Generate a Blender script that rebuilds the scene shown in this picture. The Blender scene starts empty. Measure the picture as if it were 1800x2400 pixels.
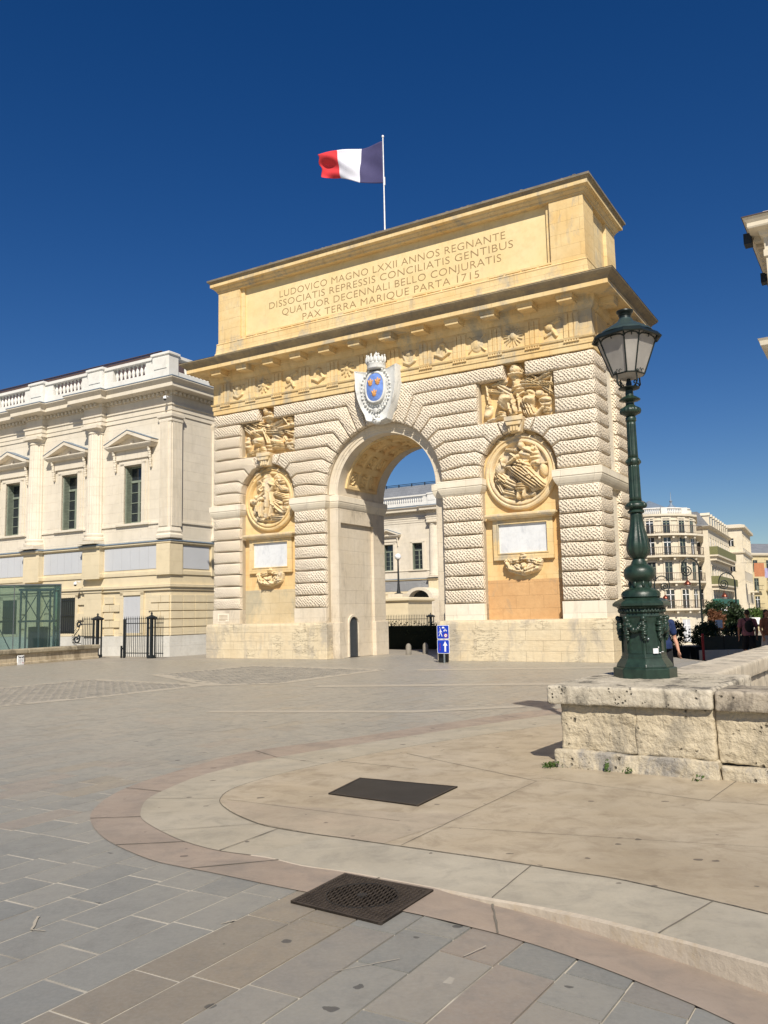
import bpy, bmesh, math, random
import numpy as np
from mathutils import Vector, Matrix, noise
R=math.radians; PI=math.pi
sc=bpy.context.scene; COL=sc.collection
# ---------------------------------------------------------------- camera
cam_d=bpy.data.cameras.new('camera'); cam=bpy.data.objects.new('camera',cam_d); COL.objects.link(cam); sc.camera=cam
cam_d.sensor_fit='VERTICAL'; cam_d.sensor_height=24; cam_d.lens=24*1978.3/2400; cam_d.clip_start=.05; cam_d.clip_end=3000
cam.matrix_world=Matrix.Translation((0,0,1.6))@Matrix.Rotation(PI/2+.12,4,'X')@Matrix.Rotation(-.021,4,'Z')
# ---------------------------------------------------------------- light
YAW=.5367; CX,CY=-.107,29.94
UX=Vector((math.cos(YAW),-math.sin(YAW),0)); VX=Vector((math.sin(YAW),math.cos(YAW),0))
SUN_EL=R(42); LH=PI/2-YAW+R(34.5)          # heading towards which the light travels
ld=Vector((math.cos(LH)*math.cos(SUN_EL),math.sin(LH)*math.cos(SUN_EL),-math.sin(SUN_EL)))
sd=bpy.data.lights.new('sun','SUN'); sd.energy=5.0; sd.angle=R(.5); sd.color=(1,.93,.81)
sun=bpy.data.objects.new('sun',sd); COL.objects.link(sun); sun.rotation_euler=ld.to_track_quat('-Z','Y').to_euler(); sun.location=(0,-10,40)
w=bpy.data.worlds.new('World'); sc.world=w; w.use_nodes=True
nt=w.node_tree; bg=nt.nodes['Background']; sky=nt.nodes.new('ShaderNodeTexSky'); sky.sky_type='NISHITA'; sky.sun_disc=False
sky.sun_elevation=SUN_EL; sky.sun_rotation=math.atan2(-ld.x,-ld.y); sky.altitude=200; sky.air_density=1.; sky.dust_density=.05; sky.ozone_density=3.0
hs=nt.nodes.new('ShaderNodeHueSaturation'); hs.inputs['Saturation'].default_value=1.36; hs.inputs['Hue'].default_value=.513; nt.links.new(sky.outputs[0],hs.inputs['Color']); nt.links.new(hs.outputs[0],bg.inputs[0]); bg.inputs[1].default_value=.058
sc.view_settings.view_transform='Standard'; sc.view_settings.look='None'; sc.view_settings.exposure=.25; sc.view_settings.gamma=1
sc.render.engine='CYCLES'
rnd=random.Random(7)
# ---------------------------------------------------------------- materials
class NT:
    def __init__(s,name):
        s.m=bpy.data.materials.new(name); s.m.use_nodes=True; s.t=s.m.node_tree; s.t.nodes.clear()
        s.out=s.n('OutputMaterial'); s.b=s.n('BsdfPrincipled'); s.l(s.b.outputs[0],s.out.inputs[0])
    def n(s,ty,**k):
        x=s.t.nodes.new('ShaderNode'+ty)
        for a,v in k.items(): setattr(x,a,v)
        return x
    def l(s,a,b): s.t.links.new(a,b)
    def val(s,sock,v):
        if hasattr(v,'links') or isinstance(v,bpy.types.NodeSocket): s.l(v,sock)
        else: sock.default_value=v
    def math(s,op,a,b=0.,c=None):
        x=s.n('Math',operation=op); s.val(x.inputs[0],a); s.val(x.inputs[1],b)
        if c is not None: s.val(x.inputs[2],c)
        return x.outputs[0]
    def mix(s,f,a,b,bt='MIX'):
        x=s.n('Mix',data_type='RGBA',blend_type=bt); s.val(x.inputs[0],f)
        s.val(x.inputs[6],a if not isinstance(a,tuple) else (*a[:3],1)); s.val(x.inputs[7],b if not isinstance(b,tuple) else (*b[:3],1)); return x.outputs[2]
    def obj(s): return s.n('TexCoord').outputs['Object']
    def noise(s,sc_,det=4,rough=.55,vec=None,dist=0):
        x=s.n('TexNoise'); x.inputs['Scale'].default_value=sc_; x.inputs['Detail'].default_value=det; x.inputs['Roughness'].default_value=rough; x.inputs['Distortion'].default_value=dist
        if vec is not None: s.l(vec,x.inputs['Vector'])
        return x.outputs[0]
    def ramp(s,f,lo,hi,a=0.,b=1.):
        x=s.n('MapRange'); s.val(x.inputs[0],f); x.inputs[1].default_value=lo; x.inputs[2].default_value=hi; x.inputs[3].default_value=a; x.inputs[4].default_value=b; return x.outputs[0]
    def bump(s,h,strength=.5,dist=.02,nrm=None):
        x=s.n('Bump'); x.inputs['Strength'].default_value=strength; x.inputs['Distance'].default_value=dist; s.l(h,x.inputs['Height'])
        if nrm is not None: s.l(nrm,x.inputs['Normal'])
        return x.outputs[0]
    def scale(s,v,x,y,z):
        m=s.n('Mapping'); s.l(v,m.inputs[0]); m.inputs['Scale'].default_value=(x,y,z); return m.outputs[0]
def stone(name,c1,c2,rough=.88,erode=False,ns=.8,bd=.02,bs=.5,fine=14,joints=None,jd=.6,dimple=None,stain=None,spec=.25,streak=0,pits=0):
    T=NT(name); o=T.obj(); sx=T.n('SeparateXYZ'); T.l(o,sx.inputs[0])
    n1=T.noise(ns,5,.6,o); col=T.mix(T.ramp(n1,.35,.65),c1,c2)
    n2=T.noise(ns*7,4,.6,o); dk=tuple(x*.8 for x in c1)
    col=T.mix(T.ramp(n2,.45,.8,0,.55),col,dk)
    h=T.noise(fine,5,.65,o); nrm=None
    if joints:
        cv=T.n('CombineXYZ'); T.l(T.math('ADD',sx.outputs[0],sx.outputs[1]),cv.inputs[0]); T.l(sx.outputs[2],cv.inputs[1])
        bk=T.n('TexBrick'); T.l(cv.outputs[0],bk.inputs['Vector']); bk.inputs['Scale'].default_value=1; bk.inputs['Brick Width'].default_value=joints[0]; bk.inputs['Row Height'].default_value=joints[1]
        bk.inputs['Mortar Size'].default_value=joints[2]; bk.inputs['Mortar Smooth'].default_value=.3
        bk.inputs['Color1'].default_value=(.0,.0,.0,1); bk.inputs['Color2'].default_value=(1,1,1,1); bk.inputs['Mortar'].default_value=(.5,.5,.5,1)
        col=T.mix(T.ramp(bk.outputs[0],0,1,0,.35),col,tuple(x*.82 for x in c2))
        col=T.mix(T.math('MULTIPLY',bk.outputs['Fac'],jd),col,tuple(x*.62 for x in c1))
        nrm=T.bump(T.math('SUBTRACT',1.,bk.outputs['Fac']),.6,.015)
    if erode:
        ev=T.scale(o,1.1,1.1,7.); en=T.noise(1.5,6,.7,ev,.6); ef=T.ramp(T.math('ABSOLUTE',T.math('SUBTRACT',en,.5)),.0,.018,0,1); em=T.ramp(T.noise(.8,3,.5,o),.52,.60); ef=T.math('MAXIMUM',ef,T.math('SUBTRACT',1.,em)); col=T.mix(ef,tuple(x*.5 for x in c1),col); nrm=T.bump(T.math('ADD',T.math('MULTIPLY',ef,.6),T.math('MULTIPLY',en,.8)),.7,.03,nrm)
    if stain:
        sv=T.scale(o,1.2,1.2,.55); n3=T.noise(stain[2],6,.7,sv,.4); col=T.mix(T.ramp(n3,stain[3],stain[3]+.13,0,stain[1]),col,stain[0])
    if streak:
        sv=T.scale(o,5,5,.35); n4=T.noise(1.3,4,.6,sv); col=T.mix(T.ramp(n4,.55,.75,0,streak),col,tuple(x*.5 for x in c1))
    if pits:
        vo=T.n('TexVoronoi'); T.l(o,vo.inputs['Vector']); vo.inputs['Scale'].default_value=pits; pf=T.ramp(vo.outputs['Distance'],.12,.30,0,1)
        nz=T.ramp(T.noise(pits*.30,2,.5,o),.56,.62); pf=T.math('MAXIMUM',pf,T.math('SUBTRACT',1.,nz)); col=T.mix(pf,tuple(x*.22 for x in c1),col); nrm=T.bump(pf,.9,.02,nrm)
    if dimple:
        a=T.math('ADD',sx.outputs[0],sx.outputs[1]); nd=T.math('MULTIPLY',T.math('SUBTRACT',T.noise(1.6,3,.5,o),.5),.22)
        cv=T.n('CombineXYZ'); T.l(T.math('ADD',T.math('ADD',a,sx.outputs[2]),nd),cv.inputs[0]); T.l(T.math('SUBTRACT',T.math('SUBTRACT',a,sx.outputs[2]),nd),cv.inputs[1])
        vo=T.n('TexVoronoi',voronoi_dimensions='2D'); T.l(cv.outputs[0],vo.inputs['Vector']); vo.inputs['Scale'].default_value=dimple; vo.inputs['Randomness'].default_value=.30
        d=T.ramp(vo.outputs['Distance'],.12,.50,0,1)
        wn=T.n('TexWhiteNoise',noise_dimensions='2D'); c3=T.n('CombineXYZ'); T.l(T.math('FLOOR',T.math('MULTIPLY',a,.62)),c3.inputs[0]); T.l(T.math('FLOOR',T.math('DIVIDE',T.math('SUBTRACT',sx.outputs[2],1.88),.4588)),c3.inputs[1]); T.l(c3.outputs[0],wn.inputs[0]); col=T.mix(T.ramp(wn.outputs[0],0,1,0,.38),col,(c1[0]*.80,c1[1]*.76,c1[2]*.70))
        nrm=T.bump(d,.8,.045,nrm); col=T.mix(d,tuple(x*.84 for x in c1),col)  # pit colour darkened to stand in for shade inside the dimples
    nrm=T.bump(h,bs,bd,nrm)
    T.l(col,T.b.inputs['Base Color']); T.b.inputs['Roughness'].default_value=rough; T.b.inputs['Specular IOR Level'].default_value=spec; T.l(nrm,T.b.inputs['Normal'])
    return T.m
def plain(name,c,rough=.6,metal=0,spec=.4,var=.15,bump=0,ns=6):
    T=NT(name); o=T.obj(); n=T.noise(ns,4,.6,o); col=T.mix(T.ramp(n,.35,.7,0,1),tuple(x*(1+var) for x in c),tuple(x*(1-var) for x in c))
    T.l(col,T.b.inputs['Base Color']); T.b.inputs['Roughness'].default_value=rough; T.b.inputs['Metallic'].default_value=metal; T.b.inputs['Specular IOR Level'].default_value=spec
    if bump: T.l(T.bump(T.noise(ns*6,4,.6,o),.5,bump),T.b.inputs['Normal'])
    return T.m
M={}
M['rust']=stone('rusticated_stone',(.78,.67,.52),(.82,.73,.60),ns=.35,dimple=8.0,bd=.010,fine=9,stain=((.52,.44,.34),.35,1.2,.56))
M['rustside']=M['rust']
M['smooth']=stone('cream_dressed_stone',(.76,.67,.52),(.80,.73,.60),ns=.5,bd=.008,stain=((.40,.36,.30),.5,1.0,.56),streak=.15,joints=(1.1,.5,.006))
M['core']=stone('joint_stone',(.42,.35,.25),(.48,.40,.29),ns=.6)
M['yellow']=stone('yellow_limestone',(.70,.48,.21),(.76,.60,.34),ns=.6,bd=.012,joints=(1.3,.42,.006),jd=.4,stain=((.38,.35,.28),.8,.9,.52),streak=.4)
M['panel']=stone('honey_panel_stone',(.72,.56,.29),(.76,.62,.36),ns=.7,bd=.004,stain=((.55,.46,.3),.4,.8,.56),streak=.12)
M['orange']=stone('ochre_panel_stone',(.70,.49,.22),(.74,.56,.30),ns=.5,bd=.008,joints=(.9,.46,.005),jd=.3,stain=((.62,.33,.12),.6,.6,.5))
M['orangelow']=stone('dark_ochre_stone',(.54,.31,.14),(.62,.38,.18),ns=.9,bd=.02,joints=(.95,.42,.006),jd=.4,stain=((.33,.26,.18),.6,1.4,.54))
M['relief']=stone('carved_ochre_stone',(.66,.49,.26),(.72,.59,.39),ns=3,bd=.01,stain=((.42,.38,.32),.7,2.2,.5))
M['plinth']=stone('worn_plinth_stone',(.64,.52,.34),(.70,.60,.42),ns=.8,bd=.02,bs=.7,fine=7,joints=(1.15,.33,.007),jd=.75,stain=((.38,.34,.28),.75,1.0,.50),streak=.3,erode=True)
M['jamb']=stone('jamb_stone',(.62,.53,.40),(.68,.60,.48),ns=.7,bd=.02,joints=(1.2,.5,.005),jd=.3,stain=((.30,.25,.19),.6,.9,.54),streak=.3)
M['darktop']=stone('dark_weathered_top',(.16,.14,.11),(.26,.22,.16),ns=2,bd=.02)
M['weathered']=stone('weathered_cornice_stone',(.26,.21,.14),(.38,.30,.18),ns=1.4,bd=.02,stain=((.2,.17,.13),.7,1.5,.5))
M['marble']=stone('white_marble',(.64,.65,.66),(.70,.71,.72),rough=.5,ns=.9,bd=.001,stain=((.42,.44,.48),.6,2.0,.52),spec=.4,streak=.15)
M['whitestone']=stone('white_carved_stone',(.62,.62,.60),(.70,.70,.67),ns=2,bd=.012,stain=((.36,.36,.35),.6,2.6,.50))
M['blue']=plain('faded_blue_paint',(.13,.23,.56),.7,var=.3,ns=5)
M['gold']=plain('gilded_paint',(.60,.30,.10),.45,.1)
M['letter']=plain('dark_letter_shadow_stone',(.30,.20,.10),.95)  # dark brown stands in for shadowed cuts and weathering; the letters are raised
M['ch']=stone('pale_courthouse_stone',(.67,.60,.48),(.72,.65,.54),ns=.4,bd=.004,joints=(1.2,.42,.005),jd=.22,stain=((.58,.52,.42),.6,.9,.53),streak=.18)
M['chy']=stone('cream_courthouse_stone',(.66,.56,.38),(.70,.60,.42),ns=.4,bd=.004,joints=(1.4,.5,.003),jd=.1,stain=((.72,.60,.38),.5,.7,.54))
M['chw']=stone('white_balustrade_stone',(.68,.655,.60),(.74,.72,.67),ns=.6,bd=.004,stain=((.5,.48,.44),.4,1.2,.55))
M['chp']=stone('grey_socle_stone',(.56,.54,.49),(.64,.62,.57),ns=1.1,bd=.006,joints=(1.5,.44,.004),jd=.3,stain=((.45,.42,.36),.4,1,.55))
M['lead']=plain('blue_grey_lead',(.20,.25,.31),.5,.2)
M['zinc']=plain('grey_zinc_panel',(.50,.51,.53),.6,var=.03,ns=1)
M['slate']=stone('slate_roof',(.17,.18,.20),(.23,.24,.26),rough=.6,joints=(.5,.25,.01),bd=.004)
M['copper']=plain('brown_metal_roof',(.075,.05,.045),.6)
M['shutter']=plain('grey_green_shutter',(.20,.23,.18),.7)
M['pane']=plain('dark_window_pane',(.02,.025,.03),.08,0,.8)
M['curtain']=plain('pale_curtain',(.35,.38,.42),.8)
M['iron']=plain('black_iron',(.015,.018,.02),.5)
M['green']=plain('dark_green_paint',(.014,.031,.021),.38,0,.5,.35,.003,14)
M['greendk']=plain('blackish_green_metal',(.012,.018,.016),.4,.2)
M['lampcap']=plain('grey_green_lamp_cap',(.05,.075,.072),.32,.3)
M['asphalt']=stone('asphalt',(.10,.10,.10),(.14,.135,.13),bd=.004,ns=1)
M['white']=plain('white_paint',(.78,.78,.78),.5)
M['signblue']=plain('sign_blue',(.01,.045,.42),.4,var=.03)
M['red']=plain('red_paint',(.38,.03,.03),.5)
M['skin']=plain('skin',(.52,.27,.18),.6,0,.3,.08)
M['skindk']=plain('darker_skin',(.30,.14,.09),.6,0,.3,.08)
M['navy']=plain('navy_shirt_cloth',(.010,.022,.075),.85,var=.3,bump=.004)
M['blackcloth']=plain('black_cloth',(.012,.012,.014),.9)
M['pinkcloth']=plain('rose_shirt_cloth',(.22,.09,.11),.9)
M['greycloth']=plain('grey_cloth',(.40,.38,.38),.9)
M['hair']=plain('dark_hair',(.012,.009,.007),.7)
M['steel']=plain('grey_steel',(.25,.28,.29),.35,.7)
M['platejoint']=plain('grey_joint',(.16,.14,.11),.9)
M['railbrown']=plain('brown_railing',(.17,.13,.10),.7)
M['greyochre']=stone('greyed_ochre_stone',(.56,.44,.26),(.62,.51,.33),ns=.9,bd=.02,joints=(.9,.42,.006),jd=.4,stain=((.36,.33,.25),.7,1.0,.5))
M['kerbface']=stone('yellow_kerb_face',(.40,.34,.27),(.45,.39,.31),ns=2,bd=.012,bs=.6,fine=18,stain=((.34,.26,.16),.6,3,.52),rough=.9)
M['bark']=plain('bark',(.09,.065,.045),.9)
M['orangecloth']=plain('orange_banner_cloth',(.42,.17,.08),.8)
M['redlamp']=plain('copper_lantern',(.20,.06,.035),.35,.6)
M['tile']=stone('red_roof_tile',(.55,.16,.07),(.62,.22,.10),joints=(.3,.25,.02),bd=.01)
M['tower']=stone('far_cream_render',(.62,.55,.42),(.68,.61,.49),ns=.25,bd=.004,stain=((.6,.52,.38),.5,.4,.53))
M['towery']=stone('far_yellow_render',(.52,.43,.25),(.56,.48,.30),ns=.25,bd=.004)
def leaf(name,c1,c2):
    T=NT(name); n=T.noise(3.5,3,.6,T.obj()); col=T.mix(T.ramp(n,.35,.65),c1,c2); T.l(col,T.b.inputs['Base Color']); T.b.inputs['Roughness'].default_value=.6
    tr=T.n('BsdfTranslucent'); T.l(col,tr.inputs[0]); mx=T.n('MixShader'); mx.inputs[0].default_value=.25; T.l(T.b.outputs[0],mx.inputs[1]); T.l(tr.outputs[0],mx.inputs[2]); T.l(mx.outputs[0],T.out.inputs[0]); return T.m
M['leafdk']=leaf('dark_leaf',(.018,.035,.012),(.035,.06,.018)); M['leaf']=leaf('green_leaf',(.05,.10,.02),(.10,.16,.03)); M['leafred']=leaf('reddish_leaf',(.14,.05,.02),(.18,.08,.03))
def glass_m():
    T=NT('milky_lamp_glass'); n=T.noise(4,4,.6,T.obj()); col=T.mix(T.ramp(n,.3,.7),(.80,.77,.72),(.62,.59,.55)); T.l(col,T.b.inputs['Base Color']); T.b.inputs['Roughness'].default_value=.35
    tr=T.n('BsdfTranslucent'); T.l(col,tr.inputs[0]); mx=T.n('MixShader'); mx.inputs[0].default_value=.6; T.l(T.b.outputs[0],mx.inputs[1]); T.l(tr.outputs[0],mx.inputs[2]); T.l(mx.outputs[0],T.out.inputs[0]); return T.m
M['lampglass']=glass_m()
def kglass():
    T=NT('green_tinted_glass'); t=T.n('BsdfTransparent'); t.inputs[0].default_value=(.56,.68,.67,1); g=T.n('BsdfGlossy'); g.inputs['Roughness'].default_value=.03; g.inputs[0].default_value=(.8,.9,.9,1)
    d=T.n('BsdfDiffuse'); d.inputs[0].default_value=(.14,.22,.21,1)
    m1=T.n('MixShader'); m1.inputs[0].default_value=.13; T.l(t.outputs[0],m1.inputs[1]); T.l(d.outputs[0],m1.inputs[2])
    m2=T.n('MixShader'); f=T.n('Fresnel'); f.inputs[0].default_value=1.5; T.l(f.outputs[0],m2.inputs[0]); T.l(m1.outputs[0],m2.inputs[1]); T.l(g.outputs[0],m2.inputs[2]); T.l(m2.outputs[0],T.out.inputs[0]); return T.m
M['kglass']=kglass()
# near wall materials
M['cap']=stone('lichened_coping_stone',(.44,.39,.30),(.55,.49,.39),ns=2.2,bd=.03,bs=.8,fine=16,stain=((.10,.09,.075),.9,2.6,.50),pits=24,rough=.92)
M['capdk']=stone('blackened_coping_stone',(.30,.26,.20),(.42,.36,.28),ns=3,bd=.03,bs=.8,fine=16,stain=((.07,.06,.05),.85,3.5,.47),pits=24,rough=.92)
M['rough']=stone('rough_yellow_stone',(.45,.38,.265),(.53,.455,.33),ns=1.6,bd=.05,bs=.9,fine=10,stain=((.26,.23,.18),.7,2.2,.53),pits=17,rough=.95)
M['roughft']=stone('rough_footing_stone',(.44,.375,.27),(.52,.45,.33),ns=2,bd=.05,bs=.9,fine=9,stain=((.22,.21,.20),.8,2.5,.48),pits=17,rough=.95)
M['wall2']=stone('streaked_grey_wall_stone',(.48,.42,.33),(.56,.50,.40),ns=1.5,bd=.02,fine=12,stain=((.20,.18,.15),.7,2.4,.5),streak=.5)
# ---------------------------------------------------------------- mesh helpers
class MB:
    def __init__(s): s.v=[]; s.f=[]; s.m=[]; s.mi=0
    def add(s,vs,fs):
        b=len(s.v); s.v+= [tuple(p) for p in vs]; s.f+=[tuple(b+i for i in f) for f in fs]; s.m+=[s.mi]*len(fs); return s
    def box(s,x0,x1,y0,y1,z0,z1):
        return s.add([(x,y,z) for z in (z0,z1) for y in (y0,y1) for x in (x0,x1)],[(0,2,3,1),(4,5,7,6),(0,1,5,4),(2,6,7,3),(0,4,6,2),(1,3,7,5)])
    def prism(s,poly,y0,y1,axis='y'):
        n=len(poly)
        if axis=='y': a=[(p[0],y0,p[1]) for p in poly]; b=[(p[0],y1,p[1]) for p in poly]
        elif axis=='x': a=[(y0,p[0],p[1]) for p in poly]; b=[(y1,p[0],p[1]) for p in poly]
        else: a=[(p[0],p[1],y0) for p in poly]; b=[(p[0],p[1],y1) for p in poly]
        return s.add(a+b,[tuple(range(n))[::-1],tuple(range(n,2*n))]+[(i,(i+1)%n,n+(i+1)%n,n+i) for i in range(n)])
    def lathe(s,prof,cx=0,cy=0,n=24,ph=0,fn=None):
        vs=[]; m=len(prof)
        for r,z in prof:
            for k in range(n):
                a=ph+2*PI*k/n; rr=r*(fn(a,z) if fn else 1); vs.append((cx+rr*math.cos(a),cy+rr*math.sin(a),z))
        fs=[(j*n+k,j*n+(k+1)%n,(j+1)*n+(k+1)%n,(j+1)*n+k) for j in range(m-1) for k in range(n)]
        if prof[0][0]>1e-4: fs.append(tuple(range(n))[::-1])
        if prof[-1][0]>1e-4: fs.append(tuple((m-1)*n+k for k in range(n)))
        return s.add(vs,fs)
    def sweep(s,prof,u0,u1,v0,v1):
        vs=[]; m=len(prof)
        for o,z in prof: vs+=[(u0-o,v0-o,z),(u1+o,v0-o,z),(u1+o,v1+o,z),(u0-o,v1+o,z)]
        fs=[(j*4+k,j*4+(k+1)%4,(j+1)*4+(k+1)%4,(j+1)*4+k) for j in range(m-1) for k in range(4)]
        fs+=[(3,2,1,0),tuple((m-1)*4+k for k in range(4))]
        return s.add(vs,fs)
    def path(s,pts,r,n=8,cap=True):
        pts=[Vector(p) for p in pts]; rs=r if isinstance(r,(list,tuple)) else [r]*len(pts); vs=[]; up=Vector((0,0,1)); m=len(pts); px=None
        for i,p in enumerate(pts):
            d=(pts[min(i+1,m-1)]-pts[max(i-1,0)]).normalized()
            if px is None:
                a=up if abs(d.z)<.9 else Vector((1,0,0)); px=d.cross(a).normalized()
            else: px=(px-d*px.dot(d)).normalized()
            q=d.cross(px)
            for k in range(n): a=2*PI*k/n; vs.append(p+(px*math.cos(a)+q*math.sin(a))*rs[i])
        fs=[(j*n+k,j*n+(k+1)%n,(j+1)*n+(k+1)%n,(j+1)*n+k) for j in range(m-1) for k in range(n)]
        if cap: fs+=[tuple(range(n))[::-1],tuple((m-1)*n+k for k in range(n))]
        return s.add(vs,fs)
    def ell(s,c,r,n=12,m=8,rot=None):
        vs=[];
        for j in range(m+1):
            t=PI*j/m
            for k in range(n):
                a=2*PI*k/n; p=Vector((r[0]*math.sin(t)*math.cos(a),r[1]*math.sin(t)*math.sin(a),r[2]*math.cos(t)))
                if rot is not None: p=rot@p
                vs.append(Vector(c)+p)
        return s.add(vs,[(j*n+k,(j+1)*n+k,(j+1)*n+(k+1)%n,j*n+(k+1)%n) for j in range(m) for k in range(n)])
    def grid(s,fn,nu,nv,keep=None):
        vs=[fn(i/nu,j/nv) for j in range(nv+1) for i in range(nu+1)]
        return s.add(vs,[(j*(nu+1)+i,j*(nu+1)+i+1,(j+1)*(nu+1)+i+1,(j+1)*(nu+1)+i) for j in range(nv) for i in range(nu) if keep is None or keep(i,j)])
    def build(s,name,mat,parent=None,smooth=False,bevel=0,angle=None,label=None):
        me=bpy.data.meshes.new(name); me.from_pydata(s.v,[],s.f)
        for mm in (mat if isinstance(mat,(list,tuple)) else [mat]): me.materials.append(M[mm] if isinstance(mm,str) else mm)
        if any(s.m): me.polygons.foreach_set('material_index',s.m)
        bm=bmesh.new(); bm.from_mesh(me)
        if smooth: bmesh.ops.remove_doubles(bm,verts=bm.verts,dist=1e-5)
        bmesh.ops.recalc_face_normals(bm,faces=bm.faces); bm.to_mesh(me); bm.free()
        if smooth:
            me.polygons.foreach_set('use_smooth',[True]*len(me.polygons))
            if angle: me.set_sharp_from_angle(angle=R(angle))
        me.update(); o=bpy.data.objects.new(name,me); COL.objects.link(o)
        if parent: o.parent=parent
        if bevel:
            b=o.modifiers.new('bevel','BEVEL'); b.width=bevel; b.segments=2; b.limit_method='ANGLE'; b.angle_limit=R(40)
        if label: o['label']=label
        return o
def thing(name,label,cat,loc=(0,0,0),rz=0,group=None):
    o=bpy.data.objects.new(name,None); COL.objects.link(o); o.empty_display_size=.3; o.location=loc; o.rotation_euler=(0,0,rz); o['label']=label; o['category']=cat
    if group: o['group']=group
    return o
def tag(o,label,cat,group=None):
    o['label']=label; o['category']=cat
    if group: o['group']=group
    return o
def struct(o): o['kind']='structure'; return o
def copytree(o,parent=None):
    c=o.copy(); COL.objects.link(c); c.parent=parent
    if parent is not None: c.matrix_parent_inverse=o.matrix_parent_inverse.copy()
    for ch in [x for x in list(o.children)]: copytree(ch,c)
    return c
def textmesh(txt,size_w,size_h,name,mat,parent,loc,rot,depth=.004,label=None,thin=0):
    cu=bpy.data.curves.new(name,'FONT'); cu.body=txt; cu.size=1; cu.align_x='CENTER'; cu.extrude=.5; cu.offset=thin; cu.space_character=1.05; cu.resolution_u=3
    to=bpy.data.objects.new(name,cu); COL.objects.link(to); dg=bpy.context.evaluated_depsgraph_get(); me=bpy.data.meshes.new_from_object(to.evaluated_get(dg))
    bpy.data.objects.remove(to); bpy.data.curves.remove(cu)
    xs=[v.co.x for v in me.vertices]; ys=[v.co.y for v in me.vertices]; x0,x1,y0,y1=min(xs),max(xs),0,max(ys)
    for v in me.vertices: v.co=((v.co.x-(x0+x1)/2)/(x1-x0)*size_w,(v.co.y-y0)/(y1-y0)*size_h,v.co.z*2*depth)
    me.name=name; me.materials.clear(); me.materials.append(M[mat]); o=bpy.data.objects.new(name,me); COL.objects.link(o); o.parent=parent; o.location=loc; o.rotation_euler=rot
    if label: o['label']=label
    return o
# relief: height field of overlapping rounded forms
def relief(prims,u0,u1,z0,z1,v,mb,res=.022,fold=.35,seed=0,amp=1.,thr=.012,clutter=0):
    nu=int((u1-u0)/res); nz=int((z1-z0)/res); uu=np.linspace(u0,u1,nu+1); zz=np.linspace(z0,z1,nz+1); X,Z=np.meshgrid(uu,zz); H=np.zeros_like(X)
    rg=np.random.RandomState(seed+1)
    for p in prims:
        k=p[0]
        if k=='e':
            _,cx,cz,rx,rz_,a,h=p[:7]; c,s_=math.cos(R(a)),math.sin(R(a)); dx,dz=X-cx,Z-cz; a1=(dx*c+dz*s_)/rx; b1=(-dx*s_+dz*c)/rz_; d=a1**2+b1**2; t=b1
        else:
            _,x0,y0,x1,y1,r0,r1,h=p[:8]; L=max((x1-x0)**2+(y1-y0)**2,1e-6); t=np.clip(((X-x0)*(x1-x0)+(Z-y0)*(y1-y0))/L,0,1); r=r0+(r1-r0)*t
            px,pz=X-(x0+t*(x1-x0)),Z-(y0+t*(y1-y0)); d=(px**2+pz**2)/r**2; t=(px*(y1-y0)-pz*(x1-x0))/math.sqrt(L)/r
        f=1.
        if len(p)>(7 if k=='e' else 8):
            fr=p[-1]; ph=rg.rand()*6; f=1-fold*(.5+.5*np.sin(t*fr+ph+np.sin(Z*9+X*7)*.7))
        hh=h*amp*np.clip(1-d,0,1)**.40*f; H=np.maximum(H,hh)
    for _ in range(clutter):
        x0,y0=rg.uniform(u0,u1),rg.uniform(z0,z1); i0=int((x0-u0)/res); j0=int((y0-z0)/res)
        if H[min(j0,nz),min(i0,nu)]<.05: continue
        a=rg.uniform(0,6.28); L=rg.uniform(.06,.24); x1,y1=x0+L*math.cos(a),y0+L*math.sin(a); r=rg.uniform(.022,.05); t=np.clip(((X-x0)*(x1-x0)+(Z-y0)*(y1-y0))/L**2,0,1); d=((X-x0-t*(x1-x0))**2+(Z-y0-t*(y1-y0))**2)/(r*(1-.5*t))**2
        H=np.where((H>.03),H+rg.choice([-.055,.06,.07])*amp*np.clip(1-d,0,1)**.5,H)
    H=np.maximum(H,0); H*=1+.02*np.sin(X*61+rg.rand()*6)*np.sin(Z*57)
    b=len(mb.v); vs=[(X[j,i],v-H[j,i],Z[j,i]) for j in range(nz+1) for i in range(nu+1)]
    fs=[]
    for j in range(nz):
        for i in range(nu):
            if max(H[j,i],H[j+1,i],H[j,i+1],H[j+1,i+1])>thr: a=j*(nu+1)+i; fs.append((a,a+1,a+nu+2,a+nu+1))
    mb.add(vs,fs)
# remove loose verts version
def build_relief(mb,name,mat,parent,label=None):
    used=sorted({i for f in mb.f for i in f}); mp={o:i for i,o in enumerate(used)}; mb.v=[mb.v[i] for i in used]; mb.f=[tuple(mp[i] for i in f) for f in mb.f]
    o=mb.build(name,mat,parent); o.data.polygons.foreach_set('use_smooth',[True]*len(o.data.polygons)); 
    if label: o['label']=label
    return o
def offset_poly(P,d):
    n=len(P); out=[]; A=sum(P[i][0]*P[(i+1)%n][1]-P[(i+1)%n][0]*P[i][1] for i in range(n)); sg=1 if A>0 else -1
    for i in range(n):
        a=Vector(P[i-1]); b=Vector(P[i]); c=Vector(P[(i+1)%n]); d1=(b-a).normalized(); d2=(c-b).normalized()
        n1=Vector((-d1.y,d1.x))*sg; n2=Vector((-d2.y,d2.x))*sg; m=(n1+n2); 
        if m.length<1e-5: m=n1
        m.normalize(); k=d/max(.35,m.dot(n1)); q=b+m*k; out.append((q.x,q.y))
    return out
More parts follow.
